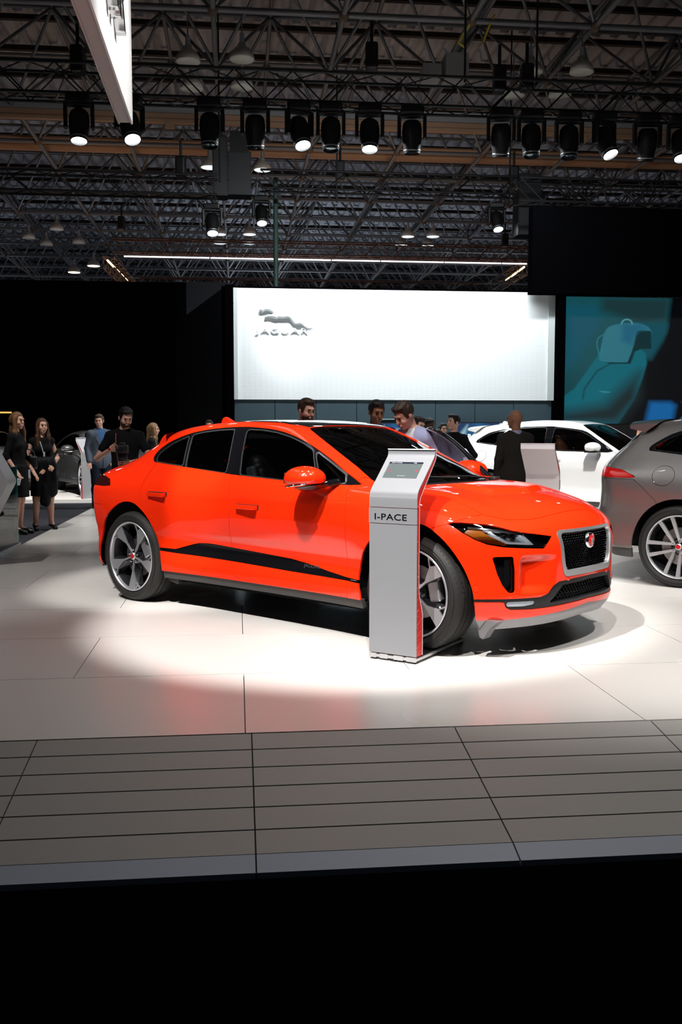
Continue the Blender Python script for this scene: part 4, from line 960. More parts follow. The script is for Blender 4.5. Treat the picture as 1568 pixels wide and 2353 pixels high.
# ------------------------------------------------------------------ the orange car
def build_hero(h=.0135):
    S = HERO.mesh(h)
    car = empty('sport_utility_car', label='glossy orange-red electric SUV parked on the pale stage behind the white kiosk', cat='car')
    P = lambda s: s.V
    xz = lambda s, poly: poly_sdf(poly, s.V[:, [0, 2]])
    yz = lambda s, poly, x0=.05: np.maximum(poly_sdf(poly, s.V[:, [1, 2]]), (x0 - s.V[:, 0]))
    xy = lambda s, poly: np.maximum(poly_sdf(poly, s.V[:, [0, 1]]), .75 - s.V[:, 2])
    def put(name, s, m, lip=.012, centre=False, off=0, parent=None, mats=None, **k):
        if len(s.T) == 0: return []
        if off: s = s.off(off)
        par = parent if isinstance(parent, (list, tuple)) else [parent or car] * 2
        if centre: return [(s + s.mirror()).build(name, m, par[0], lip, **k)]
        return [s.build(name, m, par[0], lip, **k), s.mirror().build(name, m, par[1], lip, **k)]
    # --- below the bodywork
    zb = lambda s: np.where(s.V[:, 0] > .1, .252 + .05 * (1 - np.clip(np.abs(s.V[:, 1]) / .7, 0, 1)), np.where(s.V[:, 0] < -3.3, .25, .293))
    low, S = S.cut(s_low := (S.V[:, 2] - zb(S)))
    low, _ = low.cut(-(low.V[:, 2] - np.where(low.V[:, 0] > .1, .185 + .03 * (1 - np.clip(np.abs(low.V[:, 1]) / .7, 0, 1)), .228)))
    # --- wheel arches
    AR = [(-3.60, .10), (-3.575, .36), (-3.555, .44), (-3.47, .60), (-3.37, .71), (-3.245, .785), (-3.13, .832), (-3.03, .846), (-2.94, .838), (-2.864, .808), (-2.78, .752), (-2.71, .675), (-2.655, .57), (-2.625, .47), (-2.60, .33), (-2.59, .10)]
    AF = [(-.44, .10), (-.445, .29), (-.470, .40), (-.470, .48), (-.434, .60), (-.36, .70), (-.27, .775), (-.15, .83), (-.02, .850), (.10, .842), (.19, .80), (.271, .740), (.333, .665), (.38, .578), (.413, .486), (.43, .41), (.435, .30), (.43, .10)]
    AR, AF = crv(AR, 4), crv(AF, 4)
    for A in (AR, AF):
        _, S = S.cut(xz(S, A)); _, low = low.cut(xz(low, A))
    lowF, lowr = low.cut(.1 - low.V[:, 0])
    put('front_skid_panel', lowF, M_SKID, .02, centre=True, off=.004)
    lowM, lowR = lowr.cut(-3.2 - lowr.V[:, 0])
    put('sill_skirt', lowM, M_GREYP, .03, off=.012); put('rear_skid_panel', lowR, M_GREYP, .02, centre=True)
    # --- windows on the side
    DLO = crv([(-2.871, 1.182), (-2.905, 1.205), (-2.918, 1.235), (-2.898, 1.28), (-2.808, 1.343), (-2.593, 1.412), (-2.399, 1.444), (-2.173, 1.466), (-1.963, 1.473), (-1.809, 1.470), (-1.583, 1.453), (-1.399, 1.422), (-1.21, 1.370), (-1.057, 1.312), (-0.9, 1.241), (-0.721, 1.154)], 4) + [(-0.546, 1.071), (-0.62, 1.068), (-1.239, 1.079), (-1.671, 1.098), (-1.853, 1.109), (-2.286, 1.141)]
    side, S = S.take(xz(S, DLO), .0012)
    panes = [
        ('quarter_window', [(-2.835, 1.186), (-2.862, 1.225), (-2.835, 1.268), (-2.735, 1.332), (-2.545, 1.396), (-2.452, 1.160)], M_PRIV, .02),
        ('side_window', [(-2.497, 1.405), (-2.36, 1.428), (-2.18, 1.444), (-2.005, 1.450), (-1.96, 1.32), (-1.925, 1.21), (-1.905, 1.117), (-2.405, 1.152)], M_PRIV, .02),
        ('side_window', [(-1.855, 1.450), (-1.664, 1.442), (-1.506, 1.424), (-1.341, 1.390), (-1.202, 1.350), (-1.065, 1.296), (-0.915, 1.072), (-1.241, 1.084), (-1.735, 1.108), (-1.79, 1.25)], M_GLASS, .03),
        ('quarter_window', [(-1.028, 1.286), (-0.892, 1.224), (-0.700, 1.134), (-0.648, 1.080), (-0.872, 1.074)], M_GLASS, .012)]
    win = []
    for name, poly, m, r in panes:
        pr = round_poly(poly, r)
        d = xz(side, pr)
        strip, side = side.cut(d - .008); pane, strip = strip.take(xz(strip, pr), .0)
        win.append((name, pane, m)); put('chrome_trim', strip, M_TRIM, .006, off=-.001)
    for name, pane, m in win: put(name, pane, m, 0, off=.004)
    put('window_pillar_trim', side, M_BLACKG, .01)
    # --- cladding on the doors
    CL = [(-2.625, 0.482), (-2.452, 0.480), (-2.256, 0.532), (-2.189, 0.547), (-2.08, .553), (-2.01, 0.552), (-1.788, 0.540), (-1.159, 0.508), (-0.958, 0.484), (-0.774, 0.454), (-0.592, 0.433), (-0.43, 0.424), (-.43, .404), (-0.588, 0.412), (-1.14, 0.419), (-1.821, 0.438), (-2.447, 0.450), (-2.70, 0.462), (-2.70, .482)]
    clad, S = S.take(xz(S, CL), .001); put('side_cladding', clad, M_BLACKG, .012, off=.004)
    # --- doors
    FD = [(-.566, .05), (-.568, .30), (-.592, .45), (-.577, .72), (-.565, .85), (-.580, .985), (-.625, 1.20), (-.9, 1.6), (-1.95, 1.6), (-1.83, 1.10), (-1.785, 1.01), (-1.762, .845), (-1.795, .63), (-1.812, .53), (-1.805, .44), (-1.745, .335), (-1.66, .285), (-1.60, .05)]
    RD = [(-1.60, .05), (-1.66, .285), (-1.745, .335), (-1.805, .44), (-1.812, .53), (-1.795, .63), (-1.762, .845), (-1.785, 1.01), (-1.83, 1.10), (-1.95, 1.6), (-2.9, 1.6), (-2.835, 1.17), (-2.872, 1.0), (-2.862, .92), (-2.835, .84), (-2.70, .70), (-2.60, .45), (-2.45, .05)]
    # only below the window line: the roof rail stays body
    belt = lambda s: s.V[:, 2] - Spl([(-3.2, 1.19), (-2.87, 1.183), (-2.286, 1.143), (-1.85, 1.111), (-1.239, 1.081), (-.6, 1.070), (0, 1.07)])(s.V[:, 0])
    fd, S = S.take(np.maximum(xz(S, FD), belt(S)), .0017); rd, S = S.take(np.maximum(xz(S, RD), belt(S)), .0017)
    DF = put('front_door', fd, M_ORANGE, .015); DR = put('rear_door', rd, M_ORANGE, .015)
    # --- windscreen, roof glass, hatch glass
    WS = [(-1.335, .2), (-1.335, -.28), (-1.325, -.47), (-1.30, -.495), (-1.19, -.530), (-.92, -.585), (-.72, -.625), (-.52, -.672), (-.455, -.66), (-.40, -.52), (-.345, -.30), (-.325, -.1), (-.32, .2)]
    ws, S = S.take(xy(S, WS), .002)
    put('windscreen', ws, M_WS, 0, centre=True, off=.003)
    CW = [(-.50, -.69), (-.455, -.66), (-.40, -.52), (-.345, -.30), (-.325, -.1), (-.32, .2), (-.22, .2), (-.24, -.25), (-.30, -.50), (-.36, -.66), (-.42, -.73)]
    cw, S = S.take(xy(S, CW), .001); put('cowl_panel', cw, M_BLACKP, .01, centre=True, off=.012)
    RG = [(-1.345, .2), (-1.345, -.28), (-1.338, -.470), (-1.45, -.535), (-1.67, -.530), (-2.0, -.525), (-2.45, -.50), (-2.62, -.46), (-2.66, 0), (-2.66, .2)]
    rg, S = S.take(xy(S, RG), .001); put('roof_glass', rg, M_BLACKG, .004, centre=True)
    HG = [(-3.02, .2), (-3.02, -.50), (-3.09, -.54), (-3.56, -.575), (-3.60, -.5), (-3.62, .2)]
    hg, S = S.take(np.maximum(xy(S, HG), 1.10 - S.V[:, 2]), .002); put('rear_window', hg, M_PRIV, 0, centre=True, off=.004)
    # --- nose: lamps, grille, intakes
    HL = [(-.895, .862), (-.86, .866), (-.75, .853), (-.698, .836), (-.647, .815), (-.568, .798), (-.405, .772), (-.455, .728), (-.480, .700), (-.633, .709), (-.723, .717), (-.797, .735), (-.844, .764), (-.878, .805)]
    hl, S = S.take(yz(S, HL, .15), .0015)
    GR = round_poly([(-.365, .806), (.365, .806), (.335, .58), (.31, .505), (-.31, .505), (-.335, .58)], .05, 5)
    GRi = round_poly([(-.338, .787), (.338, .787), (.308, .59), (.285, .543), (-.285, .543), (-.308, .59)], .045, 5)
    gr, S = S.take(yz(S, GR), .001)
    gi, gf = gr.take(yz(gr, GRi), 0)
    BL = round_poly([(-.775, .655), (-.672, .655), (-.660, .56), (-.657, .425), (-.69, .428), (-.722, .475), (-.75, .55)], .012)
    bl, S = S.take(yz(S, BL), .0015)
    LB = [(-.90, .390), (-.693, .388), (-.50, .390), (-.445, .408), (-.40, .455), (-.36, .478), (-.2, .487), (.2, .49), (.2, .335), (-.20, .325), (-.402, .318), (-.543, .314), (-.673, .318), (-.70, .336), (-.712, .368), (-.90, .372)]
    lb, S = S.take(yz(S, LB), .001)
    LG = [(-.425, .345), (-.315, .452), (0, .462), (.2, .462), (.2, .345), (0, .35), (-.20, .345)]
    lg, lb = lb.take(yz(lb, LG), 0)
    FG = round_poly([(-.700, .366), (-.535, .366), (-.525, .345), (-.600, .334), (-.690, .336)], .008)
    fg, lb = lb.take(yz(lb, FG), .0005)
    put('lower_intake_trim', lb, M_BLACKP, .03, centre=True, off=.006)
    # --- tail lamp
    TL = [(-3.75, 1.065), (-3.62, 1.06), (-3.50, 1.045), (-3.385, 1.022), (-3.33, .970), (-3.45, .962), (-3.75, .970)]
    tl, S = S.take(xz(S, TL), .0015); put('tail_lamp', tl, M_REDDARK, .02)
    # --- hood, fender, bumper, tail
    HD = [(-.5, .2), (-.5, -.75), (-.3, -.70), (.204, -.690), (.401, -.700), (.519, -.610), (.600, -.480), (.630, -.38), (.650, -.216), (.655, .2)]
    hd, S = S.take(np.maximum(xy(S, HD), .80 - S.V[:, 2]), .0017); hood = put('hood', hd, M_ORANGE, .015, centre=True)[0]
    BS = [(.10, .80), (.183, .834), (.229, .847), (.275, .862), (.30, .875), (.36, .9), (.405, .92), (.45, 1.1), (1.2, 1.1), (1.2, 0), (.1, 0)]
    bs = xz(S, BS)
    bm_, S = S.take(xz(S, BS), .0015); put('front_bumper', bm_, M_ORANGE, .015, centre=True)
    fe, S = S.take(np.maximum(-.60 - S.V[:, 0] + 0 * S.V[:, 0], S.V[:, 2] - 1.066 - .35 * np.maximum(-(S.V[:, 0] + .45), 0)), .001)
    put('front_fender', fe, M_ORANGE, .015)
    RB = [(-4.2, .0), (-4.2, .60), (-3.75, .60), (-3.66, .80), (-3.45, .80), (-3.40, .70), (-3.3, .5), (-3.3, 0)]
    rb, S = S.take(xz(S, RB), .0015); put('rear_bumper', rb, M_ORANGE, .015, centre=True)
    TG = [(-3.05, .2), (-3.03, -.55), (-3.10, -.60), (-3.58, -.640), (-3.70, -.66), (-4.2, -.66), (-4.2, .2)]
    tg, S = S.take(np.maximum(poly_sdf(TG, S.V[:, [0, 1]]), .58 - S.V[:, 2]), .0015); put('tailgate', tg, M_ORANGE, .015, centre=True)
    put('body_side', S, M_ORANGE, .015)
    # --- headlamp interior
    LH = put('headlamp', hl, M_LINER, .05, off=.045)
    for o_, sg in zip(LH, (1, -1)): 
        pass
    def lamp_part(name, poly, m, off, lip):
        a, _ = hl.take(poly_sdf(poly, hl.V[:, [1, 2]]), 0); put(name, a, m, lip, off=off, parent=LH)
    lamp_part('turn_signal', [(-.872, .812), (-.848, .830), (-.80, .832), (-.775, .79), (-.70, .733), (-.712, .722), (-.79, .740), (-.838, .768)], M_AMBER, .018, .02)
    lamp_part('reflector', [(-.79, .815), (-.62, .80), (-.56, .77), (-.56, .735), (-.68, .735), (-.74, .77)], M_SATIN, .040, .004)
    lamp_part('led_strip', [(-.80, .826), (-.782, .826), (-.752, .776), (-.70, .736), (-.56, .727), (-.53, .727), (-.61, .795), (-.63, .79), (-.575, .741), (-.69, .748), (-.735, .785), (-.77, .835)], M_LED, .012, .014)
    lamp_part('led_strip', [(-.84, .848), (-.70, .826), (-.60, .797), (-.62, .79), (-.71, .812), (-.845, .836)], M_CHROME, .010, .012)
    lamp_part('lamp_trim', [(-.60, .797), (-.575, .792), (-.50, .722), (-.47, .716), (-.485, .706), (-.53, .708)], M_CHROME, .010, .014)
    lamp_part('lamp_trim', [(-.55, .722), (-.42, .73), (-.44, .716), (-.47, .708), (-.63, .714), (-.72, .722), (-.72, .728), (-.63, .720)], M_CHROME, .008, .010)
    for cy, cz in ((-.675, .772), (-.625, .764)):
        for sg in (1, -1):
            x_, = HERO_X(cy, cz)
            o_ = MB().lathe([(0, .010), (.016, .006), (.020, -.006), (.022, -.02)], 20, 'X', c=(x_ - .045, cy * sg, cz)).build('projector_lens', M_BLACKG, LH[0 if sg > 0 else 1], smooth=True)
    put('lamp_lens', hl, M_LENS, 0, off=.002, parent=LH)
    # --- grille
    back = put('grille', gi, M_LINER, .04, centre=True, off=.055)[0]
    put('grille_frame', gf, M_SATIN, .04, centre=True, off=-.004, parent=back)
    def honey(name, poly, cx, cz, par, dx, yc, yr, zr, d=.010, m=M_BLACKG, sz=.0):
        """hexagon mesh following the nose surface"""
        mb = MB(); j = 0; z = zr[0]
        cells = []
        while z < zr[1]:
            y = yr[0] + (cx / 2 if j % 2 else 0)
            while y < yr[1]:
                cells.append((y, z)); y += cx
            z += cz; j += 1
        pts = np.array(cells); pts = pts[poly_sdf(poly, pts) < -.004]
        xs = HERO_X(pts[:, 0], pts[:, 1])
        for (y, z), x in zip(pts, xs):
            hexo = [(y + cx * .5 * a, z + cz * .667 * b) for a, b in ((0, 1), (1, .5), (1, -.5), (0, -1), (-1, -.5), (-1, .5))]
            k = .76; hexi = [(y + (p - y) * k, z + (q - z) * k) for p, q in hexo]
            V = [(x - dx, *p) for p in hexi] + [(x - dx - .004, *p) for p in hexo] + [(x - dx - .022, *p) for p in hexi]
            F = [(i, (i + 1) % 6, 6 + (i + 1) % 6, 6 + i) for i in range(6)] + [((i + 1) % 6, i, 12 + i, 12 + (i + 1) % 6) for i in range(6)]
            mb.add(V, F)
        o = mb.build(name, m, par); o['kind'] = 'stuff'; return o
    honey('grille_mesh', GRi, .0285, .0155, back, .022, 0, (-.36, .36), (.535, .795), m=M_BLACKG)
    low_ = put('lower_intake', lg, M_LINER, .05, centre=True, off=.07)[0]
    LGf = [(-.425, .345), (-.315, .452), (0, .462), (.315, .452), (.425, .345), (.2, .345), (0, .35), (-.20, .345)]
    honey('intake_mesh', LGf, .034, .019, low_, .035, 0, (-.42, .42), (.34, .47), m=M_BLACKP)
    # badge on the grille
    bx = float(HERO_X(0., .715)[0])
    rot = Matrix.Rotation(R(-8), 3, 'Y')
    bdg = MB().lathe([(0, .0), (.045, -.001), (.052, -.006), (.050, -.03)], 36, 'X', c=(bx + .004, 0, .718)).build('badge', M_CHROME, back, smooth=True)
    MB().lathe([(0, .004), (.036, .003), (.040, .0)], 32, 'X', c=(bx + .004, 0, .718)).build('badge_disc', M_BADGE, bdg, smooth=True)
    cat_face(bdg, (bx + .0085, 0, .718), .026)
    # side air blades
    for o_ in put('air_blade', bl, M_BLACKG, .06, off=.035): pass
    bl2, _ = bl.cut(poly_sdf([(-.715, .66), (-.690, .66), (-.682, .50), (-.700, .44), (-.712, .50)], bl.V[:, [1, 2]])); put('air_blade_fin', bl2, M_BLACKG, .03, off=.012)
    for o_ in put('fog_lamp', fg, M_LED, .02, off=.012): pass
    put('fog_lamp_lens', fg, M_LENS, 0, off=.003)
    # parking sensors
    for cy, cz in ((-.843, .455), (-.684, .405), (-.266, .488)):
        for sg in (1, -1):
            p = np.array([[float(HERO_X(cy, cz)[0]), cy, cz]]); n = HERO.grad(p)[0] * [1, sg, 1]
            q = Vector(n).to_track_quat('Z', 'Y').to_matrix(); c = Vector((p[0, 0], cy * sg, cz)) + Vector(n) * .0005
            MB().lathe([(0, .0008), (.0105, .0008), (.0125, .0002), (.0125, -.01)], 20, 'Z', c=c, rot=q).build('parking_sensor', M_ORANGE, car, smooth=True)
    # --- wheel arch liners
    for x0, A, xc in ((-2.99, AR, -3.05), (0.0, AF, -.01)):
        for sg in (1, -1):
            A = [p for p in A if p[1] > .26]; V = []; n = len(A)
            for p in A:
                yb = -HERO_Y(p[0], max(p[1], .3))
                c = np.array([xc, .42]); q = c + (np.array(p) - c) * 1.06
                V += [(p[0], (yb + .014) * sg, p[1]), (q[0], (-HERO_Y(q[0], max(q[1], .3)) + .06) * sg, q[1]), (q[0], -.52 * sg, q[1])]
            F = []
            for i in range(n - 1):
                for k in range(2): F.append((3 * i + k, 3 * i + 3 + k, 3 * i + 4 + k, 3 * i + 1 + k))
            F.append(tuple(3 * i + 2 for i in range(n)))
            mesh_obj('wheel_arch_liner', V, F, M_LINER, car, True)
    # --- wheels
    w0 = wheel_proto('blade'); first = True
    for (x, rot_, zc) in ((-2.99, 0, .380), (0, R(107 - 90), .392)):
        for sg in (1, -1):
            w = w0 if first else copy_tree(w0); first = False
            w.parent = car; w.location = (x, -.815 * sg, zc)
            w.rotation_euler = (0, rot_, 0) if sg > 0 else (0, -rot_, PI)
            w.name = 'wheel'
    # --- door handles
    for (x0, x1, z), D in (((-2.76, -2.53, .922), DR), ((-1.69, -1.46, .872), DF)):
        for sg, par in zip((1, -1), D):
            yb = -float(HERO.Ys(np.array([(x0 + x1) / 2]), np.array([z]))[0])
            pl = [(x0, 0), (x0 + .02, -.030), (x1 - .03, -.044), (x1 + .004, -.044), (x1 + .006, .004), (x0, .006)]
            hb = MB(); n = len(pl)
            V = [(px, (yb + py) * sg, z - .016 - .0 * px) for px, py in pl] + [(px, (yb + py) * sg, z + .016) for px, py in pl]
            hb.add(V, [tuple(range(n)), tuple(range(2 * n - 1, n - 1, -1))] + [(i, n + i, n + (i + 1) % n, (i + 1) % n) for i in range(n)])
            o_ = hb.build('door_handle', M_ORANGE, par)
            bv = o_.modifiers.new('b', 'BEVEL'); bv.width = .004; bv.segments = 3; smooth_by_angle(o_, 50)
            MB().box(((x0 + x1) / 2 + .01, (yb + .006) * sg, z), (x1 - x0 + .02, .016, .042), bev=.005).build('handle_recess', M_BLACKP, o_)
    # --- mirrors
    for sg, par in zip((1, -1), DF):
        def shell(Q):
            q = Q * [1, sg, 1]
            a = ell_sd(q, (-.865, -1.015, 1.112), (.150, .145, .086))
            a = smax(a, -(q[:, 0] + .99), .04); a = smax(a, 1.062 + .15 * (q[:, 0] + .85) - q[:, 2], .02); return a
        def foot(Q):
            q = Q * [1, sg, 1]
            a = smax(ell_sd(q, (-.865, -1.005, 1.100), (.138, .128, .075)), q[:, 2] - (1.058 + .15 * (q[:, 0] + .85)), .01)
            b = cone_sd(q, (-.80, -1.0, 1.062), (-.70, -.86, 1.085), .020, .026); return smin(a, b, .03)
        lo, hi = (-1.05, min(-.80 * sg, -1.18 * sg), .99), (-.62, max(-.80 * sg, -1.18 * sg), 1.24)
        mr = nets_obj('wing_mirror', shell, lo, hi, .007, M_ORANGE, par)
        nets_obj('mirror_foot', foot, lo, hi, .007, M_BLACKG, mr)
        MB().box((-.985, -1.02 * sg, 1.112), (.008, .16, .075), rot=Matrix.Rotation(.06, 3, 'Y'), bev=.003).build('mirror_glass', M_CHROME, mr)
        st_ = MB(); st_.path([(-.76, -1.115 * sg, 1.078), (-.84, -1.147 * sg, 1.068), (-.90, -1.142 * sg, 1.060), (-.945, -1.125 * sg, 1.056)], .007, 8); st_.build('mirror_indicator', M_CHROME, mr, smooth=True)
    # --- spoiler and roof fin
    sp = Spl([(0, 0), (1, 1)])
    G = []
    for y in np.linspace(0, .64, 24):
        xx = np.linspace(-2.86, -3.125 + .16 * (y / .64)**2, 14); top = HERO.Zt(xx, np.full(14, y)) * 0
        zt = float(HERO.Zt(np.array([-2.86]), np.array([y]))[0])
        row = [(x, y, zt + .010 - .02 * t - .075 * t * t - .02 * (y / .64)**4) for x, t in zip(xx, np.linspace(0, 1, 14))]
        row += [(xx[-1] - .006, y, row[-1][2] - .012), (xx[-1] + .012, y, row[-1][2] - .030), (xx[-1] + .10, y, row[-1][2] - .045)]
        G.append(row)
    G = np.array(G); G = np.concatenate([G[:0:-1] * [1, -1, 1], G]); a_, b_ = G.shape[:2]
    o_ = mesh_obj('roof_spoiler', G.reshape(-1, 3), [(i * b_ + j, i * b_ + j + 1, (i + 1) * b_ + j + 1, (i + 1) * b_ + j) for i in range(a_ - 1) for j in range(b_ - 1)] + [tuple(range(b_)), tuple((a_ - 1) * b_ + j for j in range(b_ - 1, -1, -1))], M_ORANGE, car, True)
    smooth_by_angle(o_, 40)
    for z_, x_ in ((1.535, -2.75),):
        f_ = nets_obj('roof_antenna', lambda Q: smax(cone_sd(Q * [1, 2.2, 1], (x_ - .06, 0, z_ - .05), (x_ + .10, 0, z_ - .09), .085, .06), -(Q[:, 0] - (x_ - .095)), .02), (x_ - .16, -.09, z_ - .12), (x_ + .22, .09, z_ + .08), .008, M_ORANGE, car)
    # --- wipers, mud flaps, floor pan
    wp = MB(); wp.path([(-.33, .05, 1.098), (-.45, -.25, 1.11), (-.50, -.55, 1.10)], .008, 6); wp.build('wiper', M_BLACKP, car)
    wp = MB(); wp.path([(-.29, .52, 1.075), (-.36, .25, 1.10), (-.37, -.05, 1.105)], .008, 6); wp.box((-.29, .50, 1.078), (.06, .08, .03), bev=.01); wp.build('wiper', M_BLACKP, car)
    MB().box((-1.5, 0, .24), (2.1, 1.66, .06)).build('floor_pan', M_LINER, car)
    MB().box((-3.2, 0, .36), (.9, 1.0, .2)).build('rear_underbody', M_LINER, car); MB().box((.25, 0, .33), (.75, .95, .16)).build('front_underbody', M_LINER, car)
    for x, z, dx in ((-2.50, .255, .12),):
        for sg in (1, -1): MB().box((x, -.80 * sg, z), (dx, .14 if x < 0 else .10, .12), rot=Matrix.Rotation(.2, 3, 'Y'), bev=.012).build('air_deflector', M_BLACKP if x < 0 else M_SKID, car)
    for sg in (1, -1): MB().prism([(.40, .27), (.56, .25), (.50, .20), (.455, .13), (.43, .14)], min(-.70 * sg, -.78 * sg), max(-.70 * sg, -.78 * sg), 'Y').build('air_deflector', M_SKID, car)
    # lettering on the door strip
    for nm, body, x, z, sz, xs in (('lettering', 'JAGUAR', -1.03, .462, .034, 1.35), ('edition_badge', 'FIRST EDITION', -.545, .418, .008, 1.0)):
        y = HERO_Y(x + .08, z + .01); y2 = HERO_Y(x, z + .01); a = math.atan2(-(y - y2), .08); Mx = Matrix.Rotation(a, 4, 'Z') @ Matrix.Rotation(R(90), 4, 'X'); Mx.translation = Vector((x, -y2 - (.0035 if nm == 'lettering' else .005) + .004, z))
        o_ = text(nm, body, sz, .0012, M_LETTER if nm == 'lettering' else M_SATIN, None, Matrix(), xs); o_.parent = car; o_.matrix_local = Mx
    # --- dark inner shell, added to stop light leaking in behind the panel gaps
    I = HERO.mesh(.04)
    _, I = I.cut(I.V[:, 2] - .26); I, _ = I.cut(I.V[:, 2] - 1.03)
    for A in (AR, AF): _, I = I.cut(poly_sdf(A, I.V[:, [0, 2]]) - .02)
    I, _ = I.cut(I.V[:, 0] - .40)
    J = (I + I.mirror()).off(.05); J.build('inner_shell', M_LINER, car, 0)
    K = HERO.mesh(.04); K, _ = K.cut(1.40 - K.V[:, 2]); K, _ = K.cut(poly_sdf([(-3.1, -.7), (-1.40, -.7), (-1.40, .7), (-3.1, .7)], K.V[:, :2])); (K + K.mirror()).off(.03).build('headliner', M_CABIN, car, 0)
    # --- cabin
    dash = MB(); G = []
    dash.prism([(-.40, 1.02), (-.50, 1.075), (-.75, 1.085), (-.86, 1.03), (-.84, .90), (-.70, .75), (-.4, .75)], -.70, .70, 'Y'); dsh = dash.build('dashboard', M_CABIN, car); 
    MB().box((-.85, .0, .97), (.03, .34, .11), rot=Matrix.Rotation(-.3, 3, 'Y'), bev=.01).build('centre_screen', M_BLACKG, dsh)
    sw = MB(); sw.lathe([(.17 + .016 * math.cos(t), .016 * math.sin(t)) for t in np.linspace(0, 2 * PI, 9)[:-1]], 36, 'X', c=(-1.02, .37, .98), rot=Matrix.Rotation(-.4, 3, 'Y'), close=True); sw.box((-1.02, .37, .98), (.05, .12, .10), bev=.02); sw.box((-1.02, .37, .98), (.02, .32, .03)); sw.build('steering_wheel', M_CABIN, car)
    for x in (-1.62, -2.5):
        for y in (-.38, .38):
            def seat(Q, x=x, y=y):
                a = box_sd(Q, (x + .12, y, .62), (.26, .25, .10), .08)
                Mr = np.array(Matrix.Rotation(R(-14), 3, 'Y'))
                b = box_sd(Q, (x - .16, y, .93), (.075, .235, .33), .07, Mr); c_ = box_sd(Q, (x - .26, y, 1.27), (.055, .14, .10), .05, Mr)
                w_ = np.minimum(box_sd(Q, (x - .10, y - .21, .90), (.08, .05, .26), .045, Mr), box_sd(Q, (x - .10, y + .21, .90), (.08, .05, .26), .045, Mr))
                return smin(smin(smin(a, b, .05), w_, .03), c_, .02)
            nets_obj('seat', seat, (x - .5, y - .36, .48), (x + .5, y + .36, 1.42), .02, M_SEAT if x < -2 else M_SEAT, car)
            if x > -2: 
                nets_obj('seat_side_panel', lambda Q: box_sd(Q, (x - .13, y - .268, .93), (.05, .022, .24), .02, np.array(Matrix.Rotation(R(-14), 3, 'Y'))), (x - .4, y - .34, .6), (x + .2, y - .2, 1.25), .012, M_SEATG, car)
    MB().box((-2.0, 0, 1.40), (.05, 1.1, .04)).box((-1.3, 0, .62), (1.0, .22, .22), bev=.04).build('centre_console', M_CABIN, car)
    # open far front door seen beyond the windscreen
    return car
def HERO_Y(x, z, shape=HERO):
    lo, hi = 0.2, 1.3
    for _ in range(24):
        m = (lo + hi) / 2
        if shape.f(np.array([[x, m, z]]))[0] < 0: lo = m
        else: hi = m
    return (lo + hi) / 2
def HERO_X(y, z, shape=None):
    shape = shape or HERO
    y = np.atleast_1d(np.asarray(y, float)); z = np.atleast_1d(np.asarray(z, float)) + 0 * y
    lo = np.full(len(y), 0.0); hi = np.full(len(y), 1.2)
    for _ in range(26):
        m = (lo + hi) / 2; v = shape.f(np.stack([m, y, z], 1)); lo = np.where(v < 0, m, lo); hi = np.where(v < 0, hi, m)
    return (lo + hi) / 2
def cat_face(par, c, r):
    """small raised head-like relief in the middle of the badge"""
    mb = MB(); x, y, z = c
    for py, pz, s in ((0, 0, .5), (-.45, .5, .26), (.45, .5, .26), (0, -.5, .32), (-.3, .1, .2), (.3, .1, .2)):
        mb.lathe([(0, .0016), (s * r * .8, .0010), (s * r, 0)], 12, 'X', c=(x, y + py * r, z + pz * r))
    return mb.build('badge_relief', M_SATIN, par, smooth=True)
HX, HY, HYAW = 1.070, 6.924, -41.52
hero = build_hero()
hero.location = (HX, HY, 0); hero.rotation_euler = (0, 0, R(HYAW))
